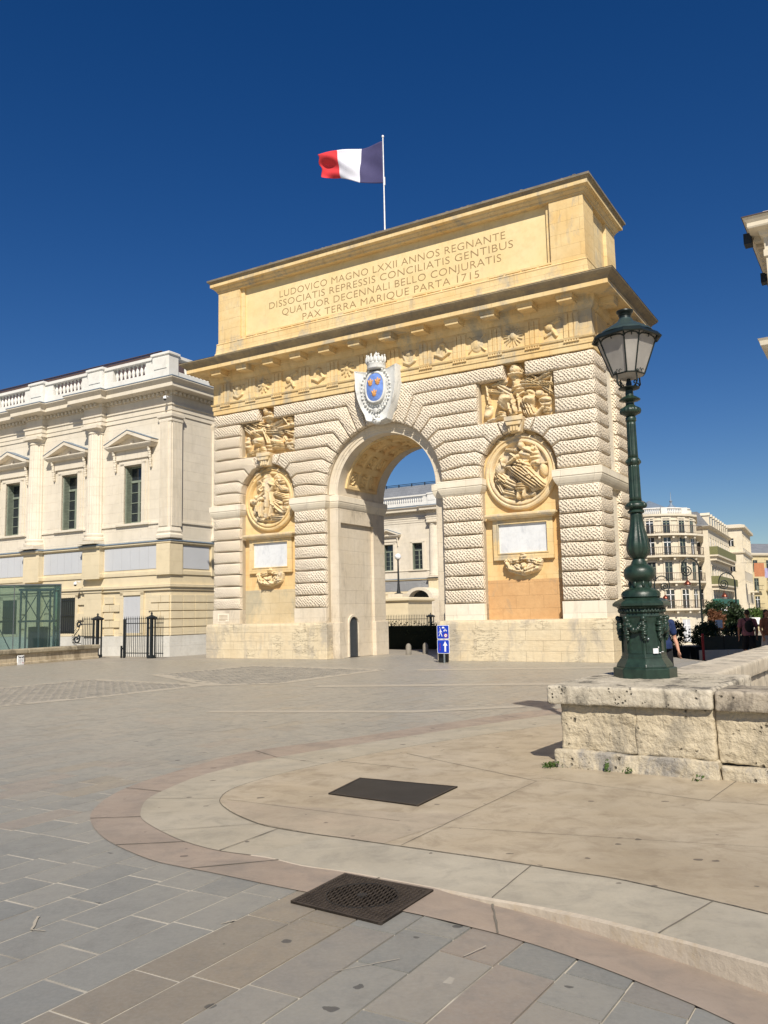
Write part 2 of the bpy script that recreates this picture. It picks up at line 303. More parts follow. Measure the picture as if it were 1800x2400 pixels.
def block(mb,P,back=.2,gap=.017,ch=.058,front=0.,jit=.010):
    """rounded rusticated block: outline P in (x,z), face at y=front"""
    P=[p for i,p in enumerate(P) if (Vector(p)-Vector(P[i-1])).length>1e-3]
    Q=[]
    for i,p in enumerate(P):
        a=Vector(p); b=Vector(P[(i+1)%len(P)]); n=max(1,int((b-a).length/.28))
        for k in range(n): Q.append(tuple(a+(b-a)*k/n))
    Q=offset_poly(Q,gap); Q=[(x+rnd.uniform(-jit,jit)*(1),z+rnd.uniform(-jit,jit)) for x,z in Q]
    n=len(Q); rings=[(0,back),(0,front+ch*1.15),(ch*.3,front+ch*.4),(ch,front)]
    vs=[]
    for d,y in rings:
        for x,z in (offset_poly(Q,d) if d else Q): vs.append((x,y,z))
    fs=[(j*n+k,j*n+(k+1)%n,(j+1)*n+(k+1)%n,(j+1)*n+k) for j in range(3) for k in range(n)]+[tuple(3*n+k for k in range(n))]
    mb.add(vs,fs)
# ================================================================ ARCH
arch=thing('triumphal_arch','tall sandstone triumphal arch with Latin inscription, rusticated piers and carved medallions','monument',(CX,CY,0),-YAW)
D=3.96; S=7.94
Lv=[6.08,6.53,6.98,7.44,7.90,8.37,8.84,9.31,9.80]
# plinth
mb=MB()
for s in (-1,1):
    a,b=(2.30,8.14)
    x0,x1=sorted((s*a,s*b)); mb.sweep([(0,-.3),(0,1.22),(-.02,1.30),(-.10,1.33)],x0,x1,-.18,D+.18)
pl=mb.build('plinth','plinth',arch,bevel=.02)
# masonry core
mb=MB()
for s in (-1,1):
    for a,b,v in ((2.42,3.89,.18),(6.55,7.76,.18),(3.80,6.60,.40)):
        x0,x1=sorted((s*a,s*b)); mb.box(x0,x1,v,D-v,1.2,9.95 if a!=2.42 else 6.03)
arc=[(2.42*math.cos(PI-PI*k/32),6.07+2.42*math.sin(PI-PI*k/32)) for k in range(33)]
mb.prism([(-3.89,9.95),(-3.89,6.03)]+arc+[(3.89,6.03),(3.89,9.95)],.17,D-.17)
mb.build('wall_core','core',arch)
# panels of the two recessed bays
mo=MB(); ml=MB()
for s in (-1,1):
    mb=MB(); mb.box(s*5.22-1.34,s*5.22+1.34,.37,.41,2.62,9.9); mb.build('recessed_bay_wall','orange',arch); mo.box(s*5.22-1.34,s*5.22+1.34,.362,.41,1.3,2.62) if s<0 else None
    if s>0: ml.box(s*5.22-1.34,s*5.22+1.34,.362,.41,1.3,2.62)
mo.build('bay_lower_wall','greyochre',arch); ml.build('bay_lower_wall','orangelow',arch,label='deep ochre lower wall of the right bay')
# rusticated piers
def side_blocks(mb,z0,z1,v0,v1,sgn):
    t=MB(); block(t,[(v0,z0),(v1,z0),(v1,z1),(v0,z1)],.2); mb.add([(sgn*(S-y),x,z) for x,y,z in t.v],t.f)
def rear_block(mb,P):
    t=MB(); block(t,P,.2); mb.add([(x,D-y,z) for x,y,z in t.v],t.f)
for s in (-1,1):
    for (a,b,inner) in ((2.44,3.89,True),(6.55,S,False)):
        mb=MB(); mr=MB(); ms=MB()
        for k in range(8):
            z0=1.88+.4588*k; z1=z0+.4588; x0,x1=sorted((s*a,s*b)); P=[(x0,z0),(x1,z0),(x1,z1),(x0,z1)]; block(mb,P,.42); rear_block(mr,P)
            if not inner:
                side_blocks(mb,z0,z1,.0,1.43,s); side_blocks(ms,z0,z1,2.4,D,s)
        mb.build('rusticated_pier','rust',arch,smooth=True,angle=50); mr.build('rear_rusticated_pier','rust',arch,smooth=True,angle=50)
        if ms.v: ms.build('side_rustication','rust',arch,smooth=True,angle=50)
    # pier bases
    mb=MB()
    for a,b in ((2.44,3.89),(6.55,S)):
        mb=MB(); x0,x1=sorted((s*a,s*b)); mb.box(x0,x1,.0,D,1.32,1.87); mb.build('pier_base','jamb' if s<0 else 'smooth',arch,bevel=.01)
    mb=MB(); x0,x1=sorted((s*7.7,s*7.78)); mb.box(x0,x1,1.2,2.6,1.3,9.9); mb.build('side_recess','smooth',arch)
# upper rustication
thA=[0.5,8,18,28,38,48,57,66,76,86.5]
def mainend(k):  # outline between joint k-1 and k on the right half going up
    r=2.42; out=[]
    def bend(j):
        h=Lv[j]-6.07; t=R(thA[j]); rr=max(h/math.sin(t),r+.02); return (rr*math.cos(t),Lv[j])
    if k>1: out.append(bend(k-1))
    for q in range(5):
        t=R(thA[k-1]+(thA[k]-thA[k-1])*q/4); out.append((r*math.cos(t),max(6.07+r*math.sin(t),6.08)))
    out.append(bend(k)); return out
thN=[0,12,28,47,68]
def nend(k,side):  # niche, centre 5.22; side=-1 inner, +1 outer
    r=1.33; cz=6.20; out=[]
    def bend(j):
        h=Lv[j]-cz; t=R(thN[j]); rr=max(h/math.sin(t),r+.02); return (5.22+side*rr*math.cos(t),Lv[j])
    if k==1: out.append((5.22+side*r,6.08))
    else: out.append(bend(k-1))
    t0=0 if k==1 else thN[k-1]
    for q in range(5):
        t=R(t0+(thN[k]-t0)*q/4); out.append((5.22+side*r*math.cos(t),cz+r*math.sin(t)))
    out.append(bend(k)); return out
for s in (-1,1):
    A=MB(); Bm=MB(); mr=MB(); ms=MB()
    def put(mb,P,rear=True):
        P=[(s*x,z) for x,z in P]; block(mb,P,.42)
    for k in range(1,9):
        me_=mainend(k)
        if k<=4: P=me_+nend(k,-1)[::-1]
        elif k<=7: P=me_+[(3.87,Lv[k]),(3.87,Lv[k-1])]
        else: P=me_+[(4.86,Lv[k]),(4.86,Lv[k-1])]
        put(A,P)
        if k<=4: P=nend(k,1)+[(S,Lv[k]),(S,Lv[k-1])]
        elif k<=7: P=[(6.57,Lv[k-1]),(6.57,Lv[k]),(S,Lv[k]),(S,Lv[k-1])]
        else: P=[(5.60,Lv[k-1]),(5.60,Lv[k]),(S,Lv[k]),(S,Lv[k-1])]
        put(Bm,P); side_blocks(Bm,Lv[k-1],Lv[k],0,1.43,s); side_blocks(ms,Lv[k-1],Lv[k],2.4,D,s)
        rear_block(mr,[(s*2.5,Lv[k-1]),(s*2.5,Lv[k]),(s*S,Lv[k]),(s*S,Lv[k-1])])
    t0,t1=R(76),R(86.5); r=2.42; h=Lv[8]-6.07
    put(A,[(r*math.cos(t0),6.07+r*math.sin(t0)),(r*math.cos(t1),6.07+r*math.sin(t1)),(h/math.tan(t1),Lv[8]),(h/math.tan(t0),Lv[8])])
    for sd_ in (-1,1):
        t0,t1=R(68),R(80); h=Lv[4]-6.2; r=1.33
        put(A,[(5.22+sd_*r*math.cos(t0),6.2+r*math.sin(t0)),(5.22+sd_*r*math.cos(t1),6.2+r*math.sin(t1)),(5.22+sd_*h/math.tan(t1),Lv[4]),(5.22+sd_*h/math.tan(t0),Lv[4])])
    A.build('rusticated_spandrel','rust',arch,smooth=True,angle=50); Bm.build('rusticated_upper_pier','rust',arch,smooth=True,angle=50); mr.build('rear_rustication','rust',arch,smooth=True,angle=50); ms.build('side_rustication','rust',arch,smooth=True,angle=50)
    # keystone of niche
    mb=MB(); x=s*5.22
    mb.prism([(x-.20,7.44),(x+.20,7.44),(x+.31,7.94),(x-.31,7.94)],-.10,.4)
    mb.prism([(x-.235,7.66),(x+.235,7.66),(x+.29,7.80),(x-.29,7.80)],-.19,-.09); mb.box(x-.31,x+.31,-.22,-.09,7.80,7.95)
    for q in (-.1,0,.1): mb.prism([(x+q-.035,7.47),(x+q+.035,7.47),(x+q+.045,7.66),(x+q-.045,7.66)],-.15,-.09)
    mb.build('niche_keystone','relief',arch,bevel=.012)
# imposts
IP=[(-.02,5.53),(.0,5.56),(.03,5.60),(.07,5.68),(.10,5.76),(.10,5.80),(.12,5.81),(.12,6.02),(-.0,6.06)]
for s in (-1,1):
    mb=MB(); x0,x1=sorted((s*6.55,s*S)); mb.sweep(IP,x0,x1,0,D); mb.build('impost','smooth',arch,bevel=.008); mb=MB()
    x0,x1=sorted((s*2.44,s*3.89)); mb.sweep(IP,x0,x1,0,D)
    x0,x1=sorted((s*2.06,s*2.6)); mb.sweep([(o*.9,z-.003 if z<6 else z-.004) for o,z in IP],x0,x1,.3,D-.3)
    mb.build('impost','smooth',arch,bevel=.008)
# jambs
for s in (-1,1):
    mb=MB()
    def bx(a,b,v0,v1,z0,z1):
        x0,x1=sorted((s*a,s*b)); mb.box(x0,x1,v0,v1,z0,z1)
    bx(2.06,2.46,.30,.50,1.25,5.56); bx(2.06,2.46,2.80,D-.3,1.25,5.56); bx(2.06,2.46,.5,2.8,5.02,5.56)
    bx(2.17,2.46,.5,2.8,0,5.03)
    bx(2.0,2.5,.22,.52,-.2,1.31); bx(2.0,2.5,2.78,D-.22,-.2,1.31)
    bx(2.07,2.46,.30,D-.3,6.0,6.40)
    mb.build('jamb','jamb',arch,bevel=.012)
# small door in left jamb: flat panel of one dark grey, with arched head
mb=MB(); P=[(1.06,.02),(1.70,.02),(1.70,1.22)]+[(1.38+.32*math.cos(PI*k/10),1.22+.30*math.sin(PI*k/10)) for k in range(1,10)]+[(1.06,1.22)]
mb.prism(P,-2.178,-2.164,axis='x'); dr=mb.build('service_door','steel',arch,label='small arched metal door in the passage wall')
dr.data.materials[0]=plain('dark_door_metal',(.045,.05,.055),.6)
mb=MB()
Pi=P; Po=[(1.38+(y-1.38)*1.16,.02 if z<.05 else z*1.06) for y,z in P]
n=len(P); vs=[(-2.165,y,z) for y,z in Po]+[(-2.10,y,z) for y,z in Po]+[(-2.165,y,z) for y,z in Pi]+[(-2.10,y,z) for y,z in Pi]
mb.add(vs,[(n+k,n+(k+1)%n,3*n+(k+1)%n,3*n+k) for k in range(n)]+[(k,(k+1)%n,n+(k+1)%n,n+k) for k in range(n)]+[(2*n+k,3*n+k,3*n+(k+1)%n,2*n+(k+1)%n) for k in range(n)])
mb.build('door_surround','jamb',arch)
# archivolt with stepped mouldings
mb=MB()
prof=[(2.065,D-.3),(2.065,.31),(2.18,.31),(2.19,.285),(2.28,.285),(2.29,.26),(2.36,.25),(2.43,.25),(2.43,D-.22),(2.3,D-.3)]
nA=48; vs=[]
for j in range(nA+1):
    t=PI*j/nA
    for r,v in prof: vs.append((r*math.cos(t),v,6.07+r*math.sin(t)))
m_=len(prof); mb.add(vs,[(j*m_+k,j*m_+(k+1)%m_,(j+1)*m_+(k+1)%m_,(j+1)*m_+k) for j in range(nA) for k in range(m_)]); mb.build('archivolt','jamb',arch,smooth=True,angle=25)
# coffered vault
mb=MB(); NA,NV=280,84
def vault(i,j):
    t=R(8)+R(164)*i; v=.80+2.15*j; r=1.975
    a=(i*7)%1; c=((j*2.15-.04)/ .69); cj=c%1; inn=min(a,1-a)>.13 and min(cj,1-cj)>.12 and 0<=c<3
    if inn:
        r=2.05; x=(a-.5)/.37; y=(cj-.5)/.38; d=math.hypot(x,y); an=math.atan2(y,x)
        if max(abs(x),abs(y))>.86: r=2.0
        elif d<.8: r-=.05*max(0,math.sin(d*9+math.floor(i*7)*1.3+2*math.sin(an*2+math.floor(c)*2))) +.02
    return (r*math.cos(t),v,6.07+r*math.sin(t))
mb.grid(vault,NA,NV); mb.build('coffered_vault','orange',arch)
mb=MB()
for v in (.79,2.96):
    vs=[]; n=40
    for j in range(n+1):
        t=R(8)+R(164)*j/n; vs+=[(1.975*math.cos(t),v,6.07+1.975*math.sin(t)),(2.08*math.cos(t),v,6.07+2.08*math.sin(t))]
    mb.add(vs,[(2*j,2*j+1,2*j+3,2*j+2) for j in range(n)])
for t in (R(8),R(172)):
    mb.add([(r*math.cos(t),v,6.07+r*math.sin(t)) for v in (.79,2.96) for r in (1.975,2.08)],[(0,1,3,2)])
mb.build('vault_edge','yellow',arch)
# entablature
mb=MB(); mb.sweep([(-.03,9.82),(.0,9.83),(.0,10.0),(.03,10.01),(.03,10.19),(.07,10.20),(.09,10.26),(.0,10.275),(.0,11.12),(.04,11.14),(.10,11.24),(.12,11.32),(.15,11.36),(.15,11.53),(.70,11.545)],-S,S,0,D)
mb.build('entablature','yellow',arch,bevel=.006)
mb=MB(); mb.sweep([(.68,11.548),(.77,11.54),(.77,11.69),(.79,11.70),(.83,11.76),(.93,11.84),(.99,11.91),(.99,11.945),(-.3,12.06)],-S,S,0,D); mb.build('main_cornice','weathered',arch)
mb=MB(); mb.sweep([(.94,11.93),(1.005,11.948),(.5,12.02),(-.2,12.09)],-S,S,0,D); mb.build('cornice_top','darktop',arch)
# fascia strip: fillet of the corona in the cleaner stone
mb=MB(); mb.sweep([(.60,11.535),(.776,11.535),(.776,11.685),(.70,11.687)],-S,S,0,D); mb.build('corona','yellow',arch,bevel=.006)
BU=[.66+1.322*k for k in range(6)]; BU=[-x for x in BU[::-1]]+BU
def bracket(mb,u,sidev=None):
    if sidev is None:
        mb.box(u-.27,u+.27,-.64,-.14,11.40,11.54); mb.box(u-.245,u+.245,-.615,-.10,11.31,11.40)
    else:
        s=sidev; x0,x1=sorted((s*(S+.14),s*(S+.64))); mb.box(x0,x1,u-.27,u+.27,11.40,11.54); x0,x1=sorted((s*(S+.10),s*(S+.615))); mb.box(x0,x1,u-.245,u+.245,11.31,11.40)
for u in BU:
    mb=MB(); bracket(mb,u); mb.build('mutule','yellow',arch,bevel=.008)
for s in (-1,1):
    for v in (.66,1.98,3.30):
        mb=MB(); bracket(mb,v,s); mb.build('mutule','yellow',arch,bevel=.008)
for u in BU:
    if abs(u)<.5: continue
    mb=MB()
    for q in (-.17,0,.17): mb.prism([(u+q-.07,10.28),(u+q+.07,10.28),(u+q+.07,11.04),(u+q,11.08),(u+q-.07,11.04)],-.055,.02)
    mb.box(u-.265,u+.265,-.02,.02,10.275,11.12)
    for q in range(6): x=u-.22+.088*q; mb.prism([(x-.034,10.12),(x+.034,10.12),(x+.022,10.19),(x-.022,10.19)],-.085,-.02)
    mb.build('triglyph','yellow',arch)
for s in (-1,1):
    for v in (.66,1.98,3.30):
        mb=MB()
        for q in (-.17,0,.17): x0,x1=sorted((s*(S-.02),s*(S+.055))); mb.box(x0,x1,v+q-.07,v+q+.07,10.28,11.06)
        mb.build('triglyph','yellow',arch)
# metope carvings
def crown_drape(c): return [('e',c,10.62,.26,.24,0,.05),('c',c-.28,10.85,c-.12,10.5,.05,.04,.07),('c',c+.28,10.85,c+.12,10.5,.05,.04,.07),('c',c-.22,10.5,c,10.4,.05,.06,.08),('c',c+.22,10.5,c,10.4,.05,.06,.08),('e',c,10.8,.14,.12,0,.10)]
def sunface(c): return [('e',c,10.68,.12,.14,0,.12)]+[('c',c+.13*math.cos(a),10.68+.13*math.sin(a),c+.34*math.cos(a),10.68+.34*math.sin(a),.035,.015,.05) for a in [2*PI*k/16 for k in range(16)]]
def helmet(c): return [('e',c-.06,10.74,.16,.14,20,.12),('c',c-.2,10.78,c+.24,10.95,.05,.09,.09,9),('c',c+.05,10.62,c+.16,10.42,.07,.05,.09),('c',c-.22,10.45,c+.02,10.55,.05,.05,.07,12)]
def shield(c): return [('e',c,10.66,.24,.29,0,.06),('e',c,10.66,.17,.21,0,.09),('c',c-.3,10.4,c+.3,10.95,.025,.025,.07),('c',c+.3,10.4,c-.3,10.95,.025,.025,.07)]
def horns(c): return [('e',c,10.9,.09,.08,0,.1),('c',c-.08,10.88,c-.2,10.6,.05,.06,.08),('c',c+.08,10.88,c+.2,10.6,.05,.06,.08),('c',c-.25,10.55,c,10.42,.05,.06,.09),('c',c+.25,10.55,c,10.42,.05,.06,.09),('e',c-.27,10.55,.06,.06,0,.1),('e',c+.27,10.55,.06,.06,0,.1)]
def flower(c): return [('e',c,10.7,.10,.10,0,.10)]+[('c',c+.1*math.cos(a),10.7+.1*math.sin(a),c+.26*math.cos(a),10.68+.26*math.sin(a),.06,.045,.07,8) for a in [2*PI*k/9+.2 for k in range(9)]]
MT=[(-6.61,crown_drape),(-5.285,flower),(-3.965,helmet),(-2.643,horns),(-1.322,flower),(1.322,crown_drape),(2.643,horns),(3.965,shield),(5.285,sunface),(6.61,helmet)]
for i,(u,f) in enumerate(MT):
    mb=MB(); relief(f(u),u-.4,u+.4,10.29,11.1,.002,mb,res=.02,seed=i,thr=.008); build_relief(mb,'metope_carving','yellow',arch)
# attic
mb=MB(); mb.sweep([(-.02,12.0),(-.02,12.42),(-.05,12.46),(-.08,12.80),(-.06,12.84),(-.13,12.90),(-.3,12.92)],-S,S,0,D); mb.build('attic_base','yellow',arch,bevel=.01)
mb=MB()
for s in (-1,1):
    x0,x1=sorted((s*6.65,s*7.81)); mb.box(x0,x1,.13,1.25,12.9,15.1); mb.box(x0,x1,D-1.25,D-.13,12.9,15.1)
    x0,x1=sorted((s*6.50,s*6.70)); mb.box(x0,x1,.25,.5,13.0,15.08)
    mb.box(*sorted((s*7.5,s*7.70)),1.0,D-1.0,12.9,15.1)
mb.box(-6.6,6.6,.20,.5,12.9,13.03)
for k in range(22):
    x=-6.4+.6*k; 
    if k%5!=2: mb.box(x+.02,x+.55,.14,.3,12.93,12.99)
mb.build('attic_pier','yellow',arch,bevel=.012)
mb=MB(); mb.box(-6.66,6.66,.34,D-.34,12.9,15.1); mb.build('inscription_panel','panel',arch)
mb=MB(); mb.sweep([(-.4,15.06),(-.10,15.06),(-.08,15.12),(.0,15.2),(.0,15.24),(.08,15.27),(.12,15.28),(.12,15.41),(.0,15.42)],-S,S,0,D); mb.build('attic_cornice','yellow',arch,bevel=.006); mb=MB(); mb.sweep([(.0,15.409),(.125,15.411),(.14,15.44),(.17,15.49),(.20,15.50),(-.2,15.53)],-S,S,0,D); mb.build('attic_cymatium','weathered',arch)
mb=MB(); mb.sweep([(.10,15.49),(.215,15.50),(.215,15.575),(.1,15.62),(-.5,15.68)],-S,S,0,D)
for k in range(90):
    x=-8+16*rnd.random(); mb.ell((x,-.12+rnd.uniform(-.05,.1),15.59),(rnd.uniform(.04,.12),.06,rnd.uniform(.015,.035)),6,4)
mb.build('attic_roof_slab','darktop',arch)
TXT=[('LUDOVICO MAGNO LXXII ANNOS REGNANTE',.13,9.75,14.33),('DISSOCIATIS REPRESSIS CONCILIATIS GENTIBUS',0.,10.55,13.95),('QUATUOR DECENNALI BELLO CONJURATIS',.10,9.45,13.56),('PAX TERRA MARIQUE PARTA 1715',.18,7.6,13.17)]
for t,u,wd,z in TXT: textmesh(t,wd,.27,'inscription_line','letter',arch,(u,.338,z-.02),(PI/2,0,0),.004,thin=-.012)
# niche bays: medallion, shelf, marble tablet, console
def ringprof(mb,cx,cz,prof,n=64):
    vs=[(cx+r*math.cos(2*PI*k/n),v,cz+r*math.sin(2*PI*k/n)) for r,v in prof for k in range(n)]
    mb.add(vs,[(j*n+k,j*n+(k+1)%n,(j+1)*n+(k+1)%n,(j+1)*n+k) for j in range(len(prof)-1) for k in range(n)]+[tuple((len(prof)-1)*n+k for k in range(n))])
def fig(c,L):   # scale figure coords about medallion centre
    o=[]
    for p in L:
        if p[0]=='e': o.append(('e',c+p[1],6.15+p[2])+p[3:])
        else: o.append(('c',c+p[1],6.15+p[2],c+p[3],6.15+p[4])+p[5:])
    return o
RM=[('e',.10,.86,.10,.12,0,.20),('e',.06,.92,.13,.09,20,.17,14),('e',.22,.55,.24,.30,-20,.20,9),('e',.52,.48,.20,.40,5,.13,16),('c',.0,.50,-.36,.28,.09,.06,.22),('c',-.3,.62,-.05,.42,.06,.09,.12,8),
 ('c',-.45,.80,-.05,.72,.06,.05,.10,8),('e',-.02,.42,.12,.10,30,.16,9),('e',.10,.18,.34,.20,-20,.22,12),('c',-.10,.05,.50,-.42,.20,.24,.24,15),('c',.15,.10,.75,-.50,.17,.16,.22,13),('c',.3,.22,.95,.22,.05,.04,.10,9),
 ('e',.82,.0,.14,.24,10,.10),('c',.45,-.62,.85,-.45,.10,.10,.10),('e',-.58,.42,.10,.11,0,.17),('e',-.62,.46,.14,.10,0,.12,14),('e',-.66,.15,.19,.27,-15,.20),('c',-.6,.25,-.30,.18,.06,.05,.17),('e',-.25,.15,.16,.09,20,.13,12),
 ('c',-.75,-.02,-.45,-.30,.15,.18,.18,12),('c',-.8,-.25,-.62,-.62,.10,.08,.12,9),('e',-.35,-.35,.28,.20,-30,.20,12),('c',-.5,-.62,-.2,-.72,.12,.12,.12,10),('e',.05,-.52,.22,.18,0,.24,12),('c',-.02,-.6,-.06,-.86,.08,.06,.17),('c',.16,-.6,.12,-.82,.08,.06,.15),('c',-.55,-.75,.5,-.78,.08,.08,.07)]
LM=[('e',-.05,.84,.11,.13,0,.22),('e',-.08,.92,.14,.09,10,.20,14),('c',-.05,.68,-.02,.32,.20,.15,.22),('c',.08,.62,.30,.52,.08,.07,.20),('c',.30,.52,.12,.28,.07,.06,.18),('c',-.02,.30,-.04,-.30,.11,.09,.22),('c',-.04,-.30,-.08,-.72,.08,.06,.20),('c',.10,.28,.18,-.20,.10,.09,.18),('c',.18,-.20,.05,-.68,.08,.05,.16),
 ('c',-.15,.3,-.55,.05,.09,.08,.17),('e',-.62,.12,.10,.10,0,.16),('c',-.35,.05,-.75,-.12,.10,.09,.16),('e',-.88,-.02,.09,.11,0,.14),('c',-.45,-.15,-.4,-.62,.14,.10,.18,10),('c',-.62,-.3,-.7,-.5,.14,.12,.13,9),('e',-.45,-.75,.2,.09,-20,.14,12),('e',-.45,.50,.26,.22,30,.09,12),('c',-.6,.7,-.3,.85,.08,.06,.09,9),
 ('e',.42,.78,.16,.22,40,.15,9),('c',.35,.65,.65,.35,.12,.10,.14,12),('e',.62,.62,.15,.20,0,.13,14),('c',.35,.40,.85,.30,.10,.09,.12,11),('c',.3,.2,.75,.05,.11,.13,.13,14),('e',.78,-.05,.16,.24,0,.13,13),('c',.3,-.25,.62,-.50,.14,.16,.20,9),('e',.72,-.45,.18,.16,0,.15,14),('c',.1,-.68,.55,-.72,.10,.14,.15,10),('c',.3,-.1,.55,-.2,.08,.09,.14,9),('c',-.3,-.80,.4,-.82,.07,.07,.07)]
def trophy(c,P):
    u0=c-1.33; o=[]
    for p in P:
        if p[0]=='e': o.append(('e',u0+p[1]*2.66,7.95+p[2]*1.36)+p[3:])
        else: o.append(('c',u0+p[1]*2.66,7.95+p[2]*1.36,u0+p[3]*2.66,7.95+p[4]*1.36)+p[5:])
    return o
RT=[('e',.50,1.20,.20,.17,0,.40),('e',.50,1.32,.10,.08,0,.30,10),('c',.44,1.08,.57,1.08,.07,.07,.42),('c',.56,1.28,.60,1.12,.07,.07,.24,9),('c',.50,1.03,.51,.85,.16,.14,.30),('e',.52,.72,.25,.24,20,.36,12),('e',.35,.50,.30,.34,15,.42,5),('c',.42,.55,.45,.22,.16,.18,.36,6),('c',.28,.85,.40,.68,.12,.16,.24,8),('c',.18,.92,.34,.98,.06,.08,.18,9),('c',.12,.80,.32,.70,.10,.08,.20,8),('c',.10,.92,.13,.45,.035,.035,.22),
 ('e',.10,.28,.16,.26,-10,.26,5),('c',.12,.02,.32,.10,.07,.07,.25),('e',.27,.14,.20,.15,10,.34,14),('e',.45,.08,.20,.13,0,.32,13),('e',.545,.12,.09,.17,0,.36,9),('c',.52,.60,.55,.15,.06,.07,.25),('e',.66,.42,.24,.36,-10,.42,8),('e',.80,.52,.15,.13,20,.34),('c',.66,.10,.62,.35,.19,.2,.34,15),('c',.60,.85,.98,.72,.16,.08,.28,11),('c',.66,.92,.80,.78,.10,.12,.30,10),('c',.76,.85,.95,.98,.07,.12,.30,7),('c',.86,.68,.98,.5,.10,.08,.2,8),
 ('e',.86,.36,.22,.24,0,.26,7),('e',.88,.10,.14,.13,0,.32,13),('c',.75,.02,.84,.18,.07,.06,.26),('c',.0,-.04,.2,.02,.05,.07,.2),('c',.72,1.0,.82,.86,.04,.07,.2),('c',.93,.5,.97,.92,.04,.05,.18)]
LT=[('e',.50,1.18,.19,.17,10,.40,6),('e',.46,1.28,.13,.10,20,.34),('c',.44,1.06,.58,1.06,.06,.06,.42),('c',.50,1.02,.50,.86,.15,.14,.26),('c',.22,.95,.38,.78,.10,.15,.26,7),('c',.08,.98,.22,.78,.05,.11,.22,8),('c',.32,.92,.50,.80,.13,.10,.30,9),('e',.30,.48,.26,.36,10,.42,5),('c',.20,.70,.40,.70,.10,.10,.36),('c',.42,.75,.50,.35,.09,.07,.32,8),('c',.05,.85,.20,.62,.10,.08,.2,9),
 ('e',.08,.40,.14,.30,0,.24,9),('c',.12,.05,.36,.14,.12,.16,.30,14),('c',.0,-.04,.20,.04,.05,.06,.2),('e',.62,.40,.28,.20,-15,.36,5),('c',.50,.66,.72,.58,.16,.13,.30,12),('c',.58,.80,.75,.92,.13,.08,.26,9),('e',.52,.22,.17,.22,0,.38,9),('c',.62,.22,.74,.20,.15,.14,.32,11),('c',.78,1.02,.88,.78,.10,.10,.30,6),('e',.90,.92,.16,.15,0,.30,11),('c',.70,.70,.98,.75,.07,.09,.30),('c',.82,.60,.95,.50,.09,.14,.26,9),('e',.88,.22,.22,.24,10,.32,10),('c',.80,.42,.92,.05,.08,.06,.30,8),('c',.98,.5,.96,.2,.06,.06,.2)]
for s,nm,lab,FM,FT in ((-1,'L','left',LM,LT),(1,'R','right',RM,RT)):
    c=s*5.22
    mb=MB(); ringprof(mb,c,6.15,[(1.26,.42),(1.26,.28),(1.22,.22),(1.17,.20),(1.14,.25),(1.10,.25),(1.07,.20),(1.02,.20),(.97,.27),(.95,.33)])
    mb.build('medallion_frame','yellow' if s<0 else 'relief',arch,smooth=True,angle=30)
    mb=MB(); relief(fig(c,FM),c-1.05,c+1.05,5.12,7.25,.332,mb,res=.013,seed=3+s,amp=1.7,fold=.42,clutter=45)
    build_relief(mb,'medallion_carving','relief',arch,'standing hero among fallen figures in a round frame' if s<0 else 'seated robed figure with child and lion in a round frame')
    mb=MB(); G=[]
    for k in range(9):
        a=R(48+10.5*k); r=1.22+.05*math.sin(k*2.1); G.append(('e',c+r*math.cos(a),6.15+r*math.sin(a),.17,.085,math.degrees(a)-90+25*math.sin(k*3.3),.15,9))
    G.append(('e',c,7.42,.13,.09,0,.22,9)); relief(G,c-1.1,c+1.1,6.8,7.56,.36,mb,res=.018,seed=9+s,clutter=50); build_relief(mb,'garland','relief',arch)
    mb=MB(); relief(trophy(c,FT),c-1.33,c+1.33,7.92,9.80,.375,mb,res=.015,seed=20+s,amp=1.05,fold=.5,clutter=80); build_relief(mb,'trophy_carving','relief',arch,'carved trophy of armour, flags and helmet above the %s medallion'%lab)
    mb=MB(); mb.sweep([(-.10,4.60),(-.06,4.62),(.0,4.66),(.04,4.72),(.04,4.78),(-.02,4.80)],c-1.19,c+1.19,.06,.45)
    mb.build('shelf','relief',arch,bevel=.01)
    mb=MB()
    for x0,x1,z0,z1 in ((-1.04,-.85,3.27,4.60),(.85,1.04,3.27,4.60),(-.85,.85,4.46,4.60),(-.85,.85,3.27,3.48)): mb.box(c+x0,c+x1,.24,.42,z0,z1)
    for x0,x1,z0,z1 in ((-.88,-.84,3.46,4.48),(.84,.88,3.46,4.48),(-.84,.84,4.45,4.48),(-.84,.84,3.46,3.50)): mb.box(c+x0,c+x1,.215,.40,z0,z1)
    mb.build('tablet_frame','yellow',arch,bevel=.008)
    mb=MB(); mb.box(c-.86,c+.86,.30,.39,3.47,4.47); mb.build('marble_tablet','marble',arch)
    mb=MB(); P=[('e',c,3.36,.15,.12,0,.26,9),('e',c-.30,3.22,.26,.09,10,.22,9),('e',c+.30,3.22,.26,.09,-10,.22,9),('c',c-.56,3.22,c-.45,2.98,.10,.12,.24,8),('c',c+.56,3.22,c+.45,2.98,.10,.12,.24,8),('c',c-.45,2.98,c,2.86,.12,.13,.26,7),('c',c+.45,2.98,c,2.86,.12,.13,.26,7),('e',c-.2,3.02,.18,.11,-30,.24,9),('e',c+.2,3.02,.18,.11,30,.24,9),('e',c,3.06,.10,.10,0,.28)]
    relief(P,c-.75,c+.75,2.7,3.5,.365,mb,res=.016,seed=30+s,clutter=40); build_relief(mb,'shell_console','relief',arch)
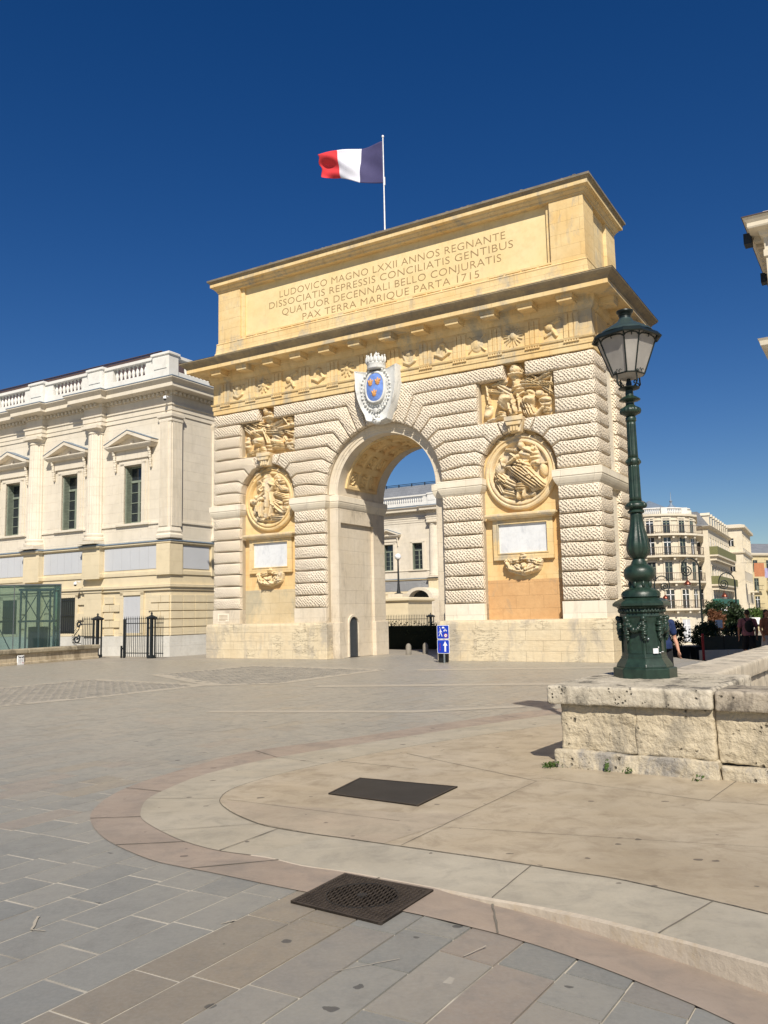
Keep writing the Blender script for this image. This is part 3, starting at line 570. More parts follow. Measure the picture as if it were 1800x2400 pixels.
# cartouche of arms
cu=.10; W_=[(0.88,10.42),(.86,10.05),(.86,9.75),(.78,9.35),(.66,9.0),(.50,8.70),(.44,8.50),(.30,8.45),(0,8.42)]
half=[(.0,10.30),(.30,10.30),(.62,10.36)]+W_
P=[(x,z) for x,z in half]+[(-x,z) for x,z in half[::-1][1:-1]]
mb=MB(); n=len(P)
rings=[(0,.15,1.0),(-.30,.0,1.0),(-.34,0,.97),(-.30,0,.90),(-.26,0,.60),(-.30,0,.4)]
vs=[]; cz=9.5
for y,_,k in rings:
    for x,z in P: yy=y-.10*(x/.88)**2*(1 if k<1 else .9); vs.append((cu+x*k,yy if y<0 else .15,cz+(z-cz)*k))
mb.add(vs,[(j*n+k,j*n+(k+1)%n,(j+1)*n+(k+1)%n,(j+1)*n+k) for j in range(5) for k in range(n)]+[tuple(5*n+k for k in range(n))])
mb.build('cartouche','whitestone',arch,smooth=True,angle=35,label='white stone shield with a blue oval of three gold lilies over the arch')
mb=MB(); n=40
def ov(rx,rz,v): return [(cu+rx*math.copysign(abs(math.cos(a))**.85,math.cos(a)),v,9.68+rz*math.copysign(abs(math.sin(a))**.85,math.sin(a))) for a in [2*PI*k/n for k in range(n)]]
vs=ov(.44,.60,-.25)+ov(.43,.59,-.43)+ov(.39,.55,-.46)+ov(.35,.51,-.43)
mb.add(vs,[(j*n+k,j*n+(k+1)%n,(j+1)*n+(k+1)%n,(j+1)*n+k) for j in range(3) for k in range(n)]); mb.build('shield_rim','whitestone',arch,smooth=True)
mb=MB(); vs=ov(.36,.52,-.42)+ov(.24,.35,-.47)+[(cu,-.485,9.68)]
mb.add(vs,[(k,(k+1)%n,n+(k+1)%n,n+k) for k in range(n)]+[(n+k,n+(k+1)%n,2*n) for k in range(n)]); mb.build('blue_shield','blue',arch,smooth=True)
for x,z in ((cu-.15,9.86),(cu+.15,9.86),(cu,9.46)):
    mb=MB(); relief([('e',x,z+.03,.035,.12,0,.05),('e',x-.065,z+.02,.03,.085,30,.045),('e',x+.065,z+.02,.03,.085,-30,.045),('c',x-.07,z-.05,x+.07,z-.05,.018,.018,.05),('e',x,z-.09,.03,.05,0,.045),('e',x-.045,z-.085,.018,.04,-30,.04),('e',x+.045,z-.085,.018,.04,30,.04)],x-.13,x+.13,z-.16,z+.16,-.465,mb,res=.01,thr=.006); build_relief(mb,'gold_lily','gold',arch)
mb=MB()
for k in range(30):
    a=R(62)-R(304)*k/29; rx,rz=.60,.78; x=cu+rx*math.cos(a); z=9.62+rz*math.sin(a); mb.ell((x,-.36,z),(.055,.06,.05) if k%2 else (.035,.05,.04),7,5)
for k in range(26):
    a=R(50)-R(280)*k/25; x=cu+.50*math.cos(a); z=9.64+.66*math.sin(a); mb.ell((x,-.36,z),(.022,.03,.022),6,4)
mb.build('collar_of_beads','whitestone',arch,smooth=True); mb=MB(); mb.ell((cu,-.40,8.82),(.09,.06,.11),10,8)
for dx,dz in ((0,-.17),(-.1,-.22),(.1,-.22),(-.06,-.3),(.06,-.3)): mb.ell((cu+dx,-.37,8.82+dz),(.05,.05,.07),7,5)
mb.ell((cu+.02,-.36,8.44),(.17,.12,.12),12,8); mb.path([(cu-.1,-.46,8.46),(cu-.02,-.49,8.52),(cu+.08,-.48,8.47),(cu+.03,-.5,8.40)],.02,6)
mb.build('pendant_cross','whitestone',arch,smooth=True)
mb=MB()
mb.lathe([(.30,10.36),(.33,10.37),(.34,10.42),(.335,10.50),(.35,10.52),(.35,10.56),(.34,10.58)],cu,-.28,24)
for k in range(9):
    a=PI+PI*k/8; x=cu+.35*math.cos(a); y=-.28+.35*math.sin(a); mb.ell((x,y,10.68),(.06,.04,.13),7,6); mb.ell((x,y,10.83 if k%2==0 else 10.78),(.035,.03,.05),6,5)
mb.ell((cu,-.20,10.66),(.31,.26,.22),14,8); mb.ell((cu,-.28,10.93),(.07,.05,.06),8,6); mb.path([(cu,-.28,10.8),(cu,-.28,11.05)],.02,6)
mb.build('crown','whitestone',arch,smooth=True,angle=50)
# small notice on left base and mark plate on right tablet
mb=MB(); mb.box(-7.66,-7.10,-.012,0.005,1.42,1.74); mb.build('notice_panel','smooth',arch)
for k in range(5):
    mb=MB(); mb.box(-7.60,-7.16-.1*(k==4),-.016,-.010,1.665-.05*k,1.68-.05*k); mb.build('notice_text','letter',arch)
# flagpole + flag
fp=thing('flagpole','slim white metal flagpole rising above the arch roof','flagpole',tuple(Vector((CX,CY,0))+UX*-.75+VX*2.0+Vector((0,0,15.6))),-YAW)
mb=MB(); mb.lathe([(.032,0),(.03,1.6),(.024,3.2),(.020,5.10)],0,0,12); mb.build('pole','white',fp,smooth=True,angle=40)
mb=MB(); mb.ell((0,0,5.14),(.05,.05,.06),10,8); mb.build('finial','white',fp,smooth=True)
mb=MB(); mb.box(.0,.06,-.02,.02,3.05,3.4); mb.build('cleat','white',fp,bevel=.01)
M['fblue']=plain('flag_blue',(.055,.05,.13),.8,var=.05); M['fwhite']=plain('flag_white',(.72,.72,.80),.8,var=.03); M['fred']=plain('flag_red',(.72,.045,.055),.8,var=.05)
top=[(-.05,4.97),(-1.10,5.02),(-2.13,5.15),(-3.25,5.40)]; bot=[(-.05,3.17),(-1.06,3.43),(-2.07,3.98),(-3.10,4.36)]
def ip(L,t):
    t*=3; i=min(2,int(t)); f=t-i; return L[i][0]*(1-f)+L[i+1][0]*f, L[i][1]*(1-f)+L[i+1][1]*f
def flagpt(i,j):
    a=ip(top,i); b=ip(bot,i); x=a[0]*(1-j)+b[0]*j; z=a[1]*(1-j)+b[1]*j
    A=min(1,i*3)*.16+.03; ph=i*7+j*5.5
    y=A*.8*math.sin(i*6.5+j*2.2)+.035*math.sin(15*(i*.55+j*.75)+2*i)*min(1,.3+i)+.05*math.sin(8*(i*.9-j))*i
    x+=.05*math.sin(j*13)*max(0,i-.8)*5
    return (x,y,z)
mb=MB()
N1=72
for k,mi in ((0,0),(1,1),(2,2)):
    mb.mi=mi; mb.grid(lambda i,j,k=k:flagpt((k+i)/3,j),N1//3,30)
fl=mb.build('flag',['fblue','fwhite','fred'],None,smooth=True); fl.location=fp.location; fl.rotation_euler=(0,0,-YAW); tag(fl,'blue, white and red flag blowing left from the roof pole','flag')
so=fl.modifiers.new('thick','SOLIDIFY'); so.thickness=.006
# ================================================================ COURTHOUSES
def courthouse(label,u,v,cols,wins,uL,sideD,z0=-.1,roofd=3,second=False,corner=True,k=1.0):
    """facade plane local y=0, corner at x=0, building extends to -x"""
    P0=Vector((CX,CY,0))+UX*u+VX*v; P0=Vector((0,0,1.6))+(P0-Vector((0,0,1.6)))*k
    b=thing('courthouse',label,'building',tuple(P0),-YAW); b.scale=(k,k,k)
    xr=0 if corner else 8
    DP=sideD
    fl=[-.95]
    # walls (with window openings done as recessed boxes between piers)
    mb=MB()
    ws=sorted(wins,key=lambda w:w[0])
    zb,zt=5.77,8.35
    edges=[uL]
    for w_ in ws: edges+=[w_[0]-.55,w_[0]+.55]
    edges.append(xr)
    for i in range(0,len(edges),2): mb.box(edges[i],edges[i+1],0,.5,zb,zt)
    mb.box(uL,xr,0,.5,4.97,zb); mb.box(uL,xr,0,.5,zt,10.4); mb.box(uL,xr,.45,DP,4.97,10.4) if not corner else mb.box(uL,xr-.0,.5,DP,4.97,10.4)
    mb.build('upper_wall','ch',b)
    mb=MB(); mb.box(uL,xr,.0,DP,2.9,4.97); mb.build('middle_wall','chy',b)
    mb=MB(); mb.box(uL,xr,.03,DP,.87,2.9); 
    # coursed blocks of the lower storey
    openings=[(w_[0]-.62,w_[0]+.62) for w_ in ws if w_[0]>uL+1]
    for r in range(5):
        z1=2.60-.345*r; z2=z1-.325
        x=xr
        while x>uL+.5:
            wd=.62 if (int(x*7)+r)%2 else .5; x2=x-wd
            if not any(a<x and b_>x2 for a,b_ in openings) and not any(abs((x+x2)/2-c)<.72 for c in cols): mb.box(x2+.018,x-.018,-.045,.05,z2+.012,z1-.012)
            x=x2
        if corner:
            y=.0
            while y<DP-.5: mb.box(-.02,.06,y+.02,y+.70,z2+.012,z1-.012); y+=.72
    mb.build('coursed_lower_wall','chy',b)
    mb=MB(); mb.box(uL-.02,xr+(.06 if corner else 0),-.07,DP,-3.2 if second else -.6,.60); mb.box(uL-.01,xr+(.045 if corner else 0),-.05,DP,.60,.87); mb.build('socle','chp',b,bevel=.01)
    cx0=uL
    def band(prof,name,mat,zz=None,brk=True,depth=.28):
        mb=MB(); mb.sweep(prof,cx0,xr if corner else xr,0,DP)
        if brk:
            for c in cols: mb.sweep([(o,z) for o,z in prof],c-.56,c+.56,-depth,.4)
        return mb.build(name,mat,b)
    band([(-.1,2.78),(.06,2.80),(.06,2.90),(.13,2.93),(.13,3.03),(-.1,3.06)],'lower_string_course','chy',depth=.10)
    band([(-.1,3.45),(.05,3.46),(.05,3.62),(-.1,3.68)],'pedestal_base_moulding','chy',depth=.22)
    band([(-.1,4.73),(.05,4.76),(.12,4.80),(.12,4.86),(-.1,4.87)],'pedestal_cornice','chy')
    band([(-.1,4.865),(.15,4.868),(.15,4.90),(-.1,4.99)],'lead_flashing','lead')
    band([(-.05,5.63),(.06,5.65),(.06,5.72),(-.05,5.74)],'sill_course','ch',brk=False)
    band([(-.1,10.33),(.04,10.34),(.04,10.52),(.07,10.53),(.07,10.74),(.12,10.76),(.12,10.82),(-.1,10.83)],'architrave','ch')
    band([(-.1,10.82),(.03,10.83),(.03,11.20),(-.1,11.22)],'frieze','ch')
    mbd=MB()
    x=xr-.1
    while x>uL:
        y=-.30 if any(abs(x-c)<.52 for c in cols) else 0
        mbd.box(x-.13,x,y-.20,y+.05,11.22,11.36); x-=.26
    if corner:
        y=0
        while y<DP: mbd.box(-.05,.20,y,y+.13,11.22,11.36); y+=.26
    mbd.build('dentils','ch',b)
    band([(-.1,11.20),(.06,11.21),(.08,11.36),(.30,11.40),(.55,11.42),(.55,11.58),(.62,11.66),(.70,11.74),(.70,11.79),(-.1,11.80)],'cornice','ch')
    band([(-.1,11.792),(.715,11.796),(.715,11.83),(-.1,12.0)],'cornice_flashing','lead')
    # bays
    for c in cols:
        mb=MB(); mb.box(c-.56,c+.56,-.28,.1,3.4,4.8) ; mb.box(c-.56,c+.56,-.12,.1,.85,3.0); mb.build('pedestal','chy',b,bevel=.01)
        if second and c!=cols[0]: pass
        mb=MB()
        flut=lambda a,z:1-.045*(math.cos(a*20)>0.1)*(5.45<z<10.0)
        mb.lathe([(.52,4.98),(.52,5.10),(.55,5.14),(.55,5.24),(.47,5.28),(.50,5.34),(.50,5.40),(.445,5.46),(.44,5.50),(.435,7.5),(.39,9.9),(.385,9.98),(.42,10.0),(.40,10.03),(.39,10.1),(.46,10.18),(.50,10.22)],c,-.02,60,fn=flut)
        mb.box(c-.52,c+.52,-.54,.1,10.215,10.35); mb.box(c-.58,c+.58,-.60,.1,4.96,5.10)
        mb.build('column','ch',b,smooth=True,angle=28)
    if corner:
        mb=MB(); 
        for q in range(7):
            x=-.53+.075*q; mb.box(x-.026,x+.026,-.16,.02,5.50,10.02)
            y=.02+.085*q-.08; mb.box(-.02,.14,y,y+.055,5.50,10.02)
        mb.box(-.60,.10,-.125,.45,4.96,10.35); mb.sweep([(.06,4.97),(.09,5.0),(.09,5.12),(.03,5.2),(.06,5.28),(.01,5.45),(-.01,5.5)],-.58,.10,-.12,.45)
        mb.sweep([(.0,10.0),(.04,10.03),(.04,10.1),(.02,10.16),(.09,10.22),(.10,10.34)],-.58,.12,-.12,.5)
        mb.build('corner_pilaster','ch',b)
        mb=MB(); mb.box(-.7,.08,-.14,.65,3.44,4.76); mb.build('pedestal','chy',b,bevel=.01)
        for y0 in (2.55,7.0):
            mb=MB(); mb.box(-.1,.10,y0,y0+.7,4.96,10.35)
            for q in range(7): y=y0+.05+.085*q; mb.box(.05,.135,y,y+.055,5.5,10.02)
            mb.sweep([(.0,4.96),(.06,5.0),(.06,5.12),(.0,5.3)],-.1,.11,y0,y0+.7); mb.sweep([(.0,10.05),(.06,10.22),(.08,10.34)],-.1,.12,y0,y0+.7)
            mb.build('side_pilaster','ch',b)
            mb=MB(); mb.box(-.1,.085,y0-.1,y0+.8,3.44,4.76); mb.build('pedestal','chy',b)
        mb=MB()
        for y0,y1 in ((.75,2.35),(3.5,6.8)):
            mb.box(-.05,.02,y0,y1,3.72,4.70)
        mb.build('side_apron_panel','zinc',b)
    for wi,w_ in enumerate(ws):
        x=w_[0]; ped=w_[1]
        if x<uL+1: continue
        # apron panel
        nx=[c for c in cols if c>x]; px_=[c for c in cols if c<x]
        r_=(min(nx)-.60) if nx else (-.72 if corner else x+1.6); l_=(max(px_)+.60) if px_ else x-1.6
        mb=MB(); k=max(3,int((r_-l_)/.48)); wd=(r_-l_)/k
        for q in range(k): mb.box(l_+q*wd+.006,l_+(q+1)*wd-.006,-.018,.02,3.73,4.71)
        mb.build('apron_panel','zinc',b)
        # frame (architrave)
        mb=MB()
        for a,b2,z1,z2,d in ((-.90,-.55,5.72,8.36,.05),(.55,.90,5.72,8.36,.05),(-.90,.90,8.36,8.62,.05),(-.78,-.55,5.72,8.45,.09),(.55,.78,5.72,8.45,.09),(-.78,.78,8.35,8.50,.09)): mb.box(x+a,x+b2,-d,.03,z1,z2)
        mb.box(x-1.0,x+1.0,-.12,.03,5.66,5.76)
        mb.build('window_surround','ch',b,bevel=.008)
        if ped:
            mb=MB(); mb.box(x-1.02,x+1.02,-.12,.02,8.62,9.05); mb.sweep([(-.05,9.03),(.0,9.05),(.09,9.14),(.12,9.18),(.12,9.22),(-.05,9.23)],x-1.32,x+1.32,-.30,.2)
            # raking mouldings
            for s in (-1,1):
                P=[(x+s*1.46,9.20),(x+s*1.46,9.32),(x,9.84),(x,9.70),(x+s*1.2,9.25)]
                mb.prism(P,-.44,.02); 
            mb.prism([(x-1.25,9.22),(x+1.25,9.22),(x,9.70)],-.10,.02)
            for s in (-1,1):
                for q in range(9):
                    t=q/8; mb.ell((x+s*1.10,-.08-.13*(1-t)**1.5-.012*math.sin(q*2.2),9.0-.80*t),(.075-.02*t,.07,.085),8,5)
            mb.build('pediment','ch',b)
            mb=MB()
            for s in (-1,1): mb.prism([(x+s*1.48,9.325),(x+s*1.48,9.35),(x,9.88),(x,9.85)],-.46,.02)
            mb.build('pediment_flashing','lead',b)
            mb=MB(); mb.prism([(x-.17,9.24),(x+.17,9.24),(x,9.40)],-.16,-.09); mb.ell((x,-.12,9.38),(.06,.05,.07),8,6); mb.build('pediment_ornament','ch',b)
        # window
        wn=MB()
        for a,b2,z1,z2 in ((-.55,-.49,5.77,8.35),(.49,.55,5.77,8.35),(-.49,.49,8.27,8.35),(-.49,.49,5.77,5.87),(-.05,.05,5.87,7.65),(-.49,.49,7.62,7.72)): wn.box(x+a,x+b2,.30,.37,z1,z2)
        for z in (6.25,6.72,7.18): wn.box(x-.49,x+.49,.32,.35,z-.015,z+.015)
        wo=wn.build('window','shutter',b)
        mb=MB(); mb.box(x-.5,x+.5,.345,.36,5.85,8.3); mb.build('pane','pane',wo)
        mb=MB()
        for s in (-1,1):
            for q in range(24):
                xx=x+s*(.10+.016*q); mb.box(xx-.006,xx+.01,.365+.01*(q%2),.39,5.9,7.62)
        mb.build('curtain','curtain',wo)
        mb=MB(); 
        mb.box(x-.545,x-.50,.02,.34,5.78,8.30); mb.box(x+.50,x+.545,.02,.34,5.78,8.30)
        for q in range(34): z=5.85+.07*q; mb.box(x-.50,x-.485,.05,.31,z,z+.035); 
        mb.build('shutter','shutter',wo)
        # ground-floor opening
        mb=MB()
        for a,b2,z1,z2 in ((-.72,-.54,.95,2.75),(.54,.72,.95,2.75),(-.72,.72,2.62,2.78),(-.75,.75,.88,1.0)): mb.box(x+a,x+b2,-.05,.05,z1,z2)
        mb.build('lower_surround','chy',b,bevel=.006)
        if wi%2==1 or second or True:
            pass
        blank=(wi==len(ws)-1)
        if blank:
            mb=MB()
            for q in range(4): mb.box(x-.54+q*.27+.003,x-.54+(q+1)*.27-.003,-.0,.03,1.0,2.56)
            mb.build('boarded_opening','zinc',b,label='grey boarded opening')
        else:
            mb=MB(); mb.box(x-.54,x+.54,.012,.028,1.0,2.62); g=mb.build('lower_window','pane',b)
            mb=MB()
            for q in range(8): mb.path([(x-.50+q*.143,-.04,.98),(x-.50+q*.143,-.04,2.66)],.014,6)
            for z in (1.1,1.8,2.5): mb.box(x-.54,x+.54,-.05,-.03,z,z+.03)
            mb.build('window_grille','iron',g)
    # balustrade
    ys=-.12
    peds=[c for c in cols]+([-.45] if corner else []); peds.sort(reverse=True)
    mb=MB(); mb.box(uL,xr-.02,ys,ys+.34,12.0,12.30)
    if corner: mb.box(-.34,.0,ys,DP,11.98,12.30)
    mb.build('balustrade_base','chw',b,bevel=.01)
    mb=MB(); mb.box(uL,xr-.02,ys-.04,ys+.36,12.88,13.02)
    if corner: mb.box(-.38,.02,ys,DP,12.88,13.021)
    mb.build('balustrade_rail','chw',b,bevel=.012)
    for c in peds:
        mb=MB(); hw=.50; mb.box(c-hw,c+hw,ys-.13,ys+.45,11.98,12.98); mb.sweep([(-.02,12.93),(.06,12.97),(.06,13.06),(-.05,13.12)],c-hw,c+hw,ys-.13,ys+.45); mb.box(c-hw+.12,c+hw-.12,ys-.16,ys,12.36,12.88)
        mb.build('balustrade_pedestal','chw',b,bevel=.01)
    bp=[(.045,12.30),(.055,12.34),(.04,12.37),(.085,12.50),(.09,12.56),(.05,12.70),(.035,12.78),(.055,12.82),(.05,12.88)]
    ends=peds+[uL]
    for a,c in zip(ends[:-1],ends[1:]):
        mid0,mid1=c+.50,a-.50
        if mid1-mid0<1: continue
        mb=MB(); mb.box(mid1-.55,mid1,ys+.02,ys+.30,12.28,12.9); mb.build('balustrade_dado','chw',b); mb=MB(); mb.box(mid0,mid0+.55,ys+.02,ys+.30,12.28,12.9); mb.build('balustrade_dado','chw',b)
        mb=MB(); nb=int((mid1-mid0-1.1)/.235); st=(mid1-mid0-1.1)/max(nb,1)
        for q in range(nb): mb.lathe(bp,mid0+.55+st*(q+.5),ys+.16,10)
        mb.build('balusters','chw',b,smooth=True,angle=60)
    if corner:
        mb=MB(); nb=10
        for q in range(16): mb.lathe(bp,-.17,1.0+.24*q,8)
        mb.build('balusters','chw',b,smooth=True,angle=60)
    # roof
    mb=MB(); x1=xr-1.2
    x1=xr-1.4
    mb.add([(uL,1.0,12.2),(x1,1.0,12.2),(x1-1.9,2.75,14.45),(uL,2.75,14.45),(uL,DP,14.45),(x1-1.9,DP,14.45),(x1,DP,12.2),(uL,DP,12.2)],[(0,1,2,3),(3,2,5,4),(1,6,5,2),(0,3,4,7),(4,5,6,7),(0,7,6,1)]) 
    mb.build('roof','slate' if second else 'copper',b)
    mb=MB()
    for z in ((14.52,14.66) if second else (14.47,)): mb.path([(uL,2.7,z),(x1-2.0,2.7,z)],.03,6)
    for kk_ in range(int((x1-2.6-uL)/1.5) if second else 0): x=uL+1+kk_*1.5; mb.box(x-.04,x+.04,2.65,2.75,14.4,14.70)
    mb.build('roof_rail','copper' if not second else 'iron',b)
    return b
ch1=courthouse('cream neoclassical courthouse with fluted columns and balustrade left of the arch',-10.6,.3,[-4.63,-8.78,-12.93,-17.08,-21.23],[(-2.25,1),(-6.42,1),(-10.58,1),(-14.73,1),(-18.9,1)],-24,12,k=1.12)
ch2=courthouse('pale courthouse wing with slate roof seen through the arch opening',-13.0,46,[-8.75,-16.2],[(-6.2,0),(-10.55,0),(-13.8,1),(-18.2,1)],-30,10,second=True,corner=False)
# cctv cameras on the courthouse
def cctv(u,v,z,label):
    t=thing('security_camera',label,'camera',tuple(Vector((CX,CY,z))+UX*u+VX*v),-YAW)
    mb=MB(); mb.box(-.03,.03,-.02,.14,.0,.05); mb.path([(0,0,.03),(0,-.16,.03),(0,-.18,-.05)],.02,6); mb.build('bracket','white',t)
    mb=MB(); mb.lathe([(.0,.0),(.07,-.0),(.08,-.05),(.08,-.12)],0,-.18,12); mb.build('housing','white',t,smooth=True,angle=40)
    mb=MB(); mb.ell((0,-.18,-.14),(.065,.065,.07),10,8); mb.build('dome','iron',t,smooth=True)
    return t
cctv(-13.74,3.15,12.18,'white dome camera on the courthouse corner below the cornice'); cctv(-19.65,3.0,3.5,'white dome camera on the courthouse wall above the tall gate post')
# ================================================================ GROUND
def sstep(x,a,b): t=max(0,min(1,(x-a)/(b-a))); return t*t*(3-2*t)
def gz(x,y):
    z=-.034*max(0,y-20)*sstep(x,9.0,11.5) - .028*max(0,y-60)*(1-sstep(x,9.0,11.5))
    u=(x-CX)*UX.x+(y-CY)*UX.y; v=(x-CX)*VX.x+(y-CY)*VX.y
    z-=.19*sstep(v,-.4,2.6)*sstep(-u,9.5,12.5)*(1 if v<60 else 0)
    return max(z,-3.0)
def drop(x,y):   # street side falls away from the platform
    return -.115*max(0,min(1.3,(x-.25)/1.35))*(1-sstep(y,6.2,7.5))*(1 if y>-20 else 1)
mb=MB()
xs=[-400,-150,-80,-50,-30,-25,-20,-18,-16,-14,-12,-10,-8,-6,-5,-4,-3,-2,-1,0,.25,.4,.6,.8,1,1.2,1.4,1.6,1.8,2,3,4,5,7,9,9.5,10,10.5,11,11.5,14,20,30,50,80,150,400]; ys=[-60,-20,-5,0,2,3,4,5,6,6.2,6.5,7,7.5,8,10,15,20,25,30,32,34,36,38,40,43,46,50,60,70,80,100,130,200,400,900]
mb.add([(x,y,gz(x,y)+drop(x,y)-(.0028 if x<0 or y>7 else .0105)) for y in ys for x in xs],[(j*len(xs)+i,j*len(xs)+i+1,(j+1)*len(xs)+i+1,(j+1)*len(xs)+i) for j in range(len(ys)-1) for i in range(len(xs)-1)])
def mortar():
    T=NT('pale_mortar_ground'); o=T.obj(); sy=T.n('SeparateXYZ'); T.l(o,sy.inputs[0]); n=T.noise(1.5,5,.6,o)
    col=T.mix(T.ramp(n,.46,.66),(.46,.42,.35),(.22,.20,.17)); far=T.mix(T.ramp(T.noise(.6,4,.6,o),.35,.65),(.35,.31,.25),(.28,.25,.205))
    col=T.mix(T.ramp(sy.outputs[1],9,16),col,far); T.l(col,T.b.inputs['Base Color']); T.b.inputs['Roughness'].default_value=.75; T.l(T.bump(T.noise(30,4,.6,o),.3,.01),T.b.inputs['Normal']); return T.m
M['mortar']=mortar()
struct(mb.build('ground','mortar'))
def paving():
    T=NT('slab_paving'); o=T.obj(); at=T.n('Attribute',attribute_name='rnd'); sx=T.n('SeparateColor'); T.l(at.outputs['Color'],sx.inputs[0]); r,g,b=sx.outputs[0],sx.outputs[1],sx.outputs[2]
    cr=T.n('ValToRGB'); cr.color_ramp.interpolation='CONSTANT'
    cols=[(0,(.215,.213,.195)),(.2,(.235,.228,.204)),(.40,(.190,.192,.180)),(.55,(.240,.226,.198)),(.70,(.250,.230,.198)),(.84,(.215,.198,.174)),(.93,(.245,.205,.172))]
    e=cr.color_ramp.elements; e[0].color=(*cols[0][1],1); e[1].position=cols[1][0]; e[1].color=(*cols[1][1],1)
    for p,c in cols[2:]: x=e.new(p); x.color=(*c,1)
    T.l(r,cr.inputs[0]); base=cr.outputs[0]
    brown=T.mix(T.ramp(b,0,1),(.245,.205,.155),(.210,.180,.140)); col=T.mix(g,base,brown)
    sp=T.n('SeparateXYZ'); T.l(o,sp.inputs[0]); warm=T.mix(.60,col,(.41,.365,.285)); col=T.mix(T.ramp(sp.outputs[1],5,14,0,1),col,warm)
    n=T.noise(1.1,6,.62,o); col=T.mix(T.ramp(n,.4,.75,0,.4),col,(.27,.255,.22)); n7=T.noise(2.6,6,.7,T.scale(o,1.3,.7,1),.8); col=T.mix(T.ramp(n7,.52,.70,0,.35),col,(.13,.125,.115)); n2=T.noise(7,5,.7,o); col=T.mix(T.ramp(n2,.5,.8,0,.4),col,(.15,.15,.14)); n5=T.noise(45,3,.6,o); col=T.mix(T.ramp(n5,.4,.8,0,.25),col,(.34,.33,.30))
    vo=T.n('TexVoronoi'); vo.inputs['Scale'].default_value=2.6; T.l(T.scale(o,1.,1.3,1),vo.inputs['Vector']); spf=T.math('LESS_THAN',vo.outputs['Distance'],T.ramp(T.noise(11,2,.5,o),.35,.7,.0,.13)); col=T.mix(T.math('MULTIPLY',spf,.75),col,(.05,.05,.05))
    T.l(col,T.b.inputs['Base Color']); T.l(T.ramp(n2,.3,.8,.36,.58),T.b.inputs['Roughness']); T.b.inputs['Specular IOR Level'].default_value=.5
    nr=T.bump(n5,.25,.004); nr=T.bump(n2,.3,.006,nr); T.l(nr,T.b.inputs['Normal']); return T.m
M['paving']=paving()
PW=.284; rs=random.Random(5)
vs=[];fs=[];rc=[]
def toXY(u,v): return UX.x*u+VX.x*v, UX.y*u+VX.y*v
# outline of the raised platform's pink band (outer), cream band, inner line; world metres
BA=[(9.0,14.0),(6,14.6),(3,14.2),(1.2,12.9),(-.41,11.36),(-1.61,10.39),(-2.08,9.51),(-2.46,8.53),(-2.55,7.91),(-2.51,7.36),(-2.38,6.95),(-2.19,6.58),(-1.96,6.25),(-1.61,5.87),(-1.36,5.69),(-1.13,5.55),(-.68,5.25),(-.2,4.95),(.31,4.62),(.53,4.50),(.76,4.34),(.97,4.16),(1.17,3.95),(1.36,3.72),(1.75,3.1),(2.2,2.2)]
BB=[(9.2,13.4),(6.1,14.0),(3.2,13.6),(1.5,12.4),(-.06,11.0),(-1.27,9.85),(-1.87,8.94),(-2.08,8.27),(-2.16,7.77),(-2.09,7.32),(-1.98,6.99),(-1.73,6.61),(-1.48,6.3),(-1.18,6.04),(-.83,5.86),(-.58,5.66),(-.28,5.5),(.02,5.31),(.25,5.16),(.56,4.95),(.82,4.79),(1.04,4.63),(1.31,4.38),(1.68,4.0),(2.25,3.3),(2.9,2.3)]
BC=[(9.4,12.6),(6.2,13.2),(3.4,12.8),(1.8,11.7),(.3,10.45),(-.70,9.34),(-1.22,8.63),(-1.47,8.1),(-1.5,7.71),(-1.43,7.43),(-1.25,7.08),(-1.02,6.76),(-.85,6.61),(-.62,6.45),(-.33,6.28),(-.05,6.11),(.35,5.87),(.6,5.72),(.88,5.54),(1.10,5.39),(1.38,5.2),(1.75,4.82),(1.94,4.62),(2.25,4.28),(2.9,3.5),(3.6,2.4)]
def inpoly(x,y,P):
    c=False; j=len(P)-1
    for i in range(len(P)):
        if (P[i][1]>y)!=(P[j][1]>y) and x<(P[j][0]-P[i][0])*(y-P[i][1])/(P[j][1]-P[i][1])+P[i][0]: c=not c
        j=i
    return c
PIN=BA+[(9,2.2)]
cob1=[(-9.6,20.4),(-8.0,23.2),(-4.4,20.4),(-6.1,17.9),(-7.6,16.3)]; cob2=[(-6.6,24.6),(-4.4,28.0),(-.2,24.7),(-2.6,20.6),(-4.1,20.4)]
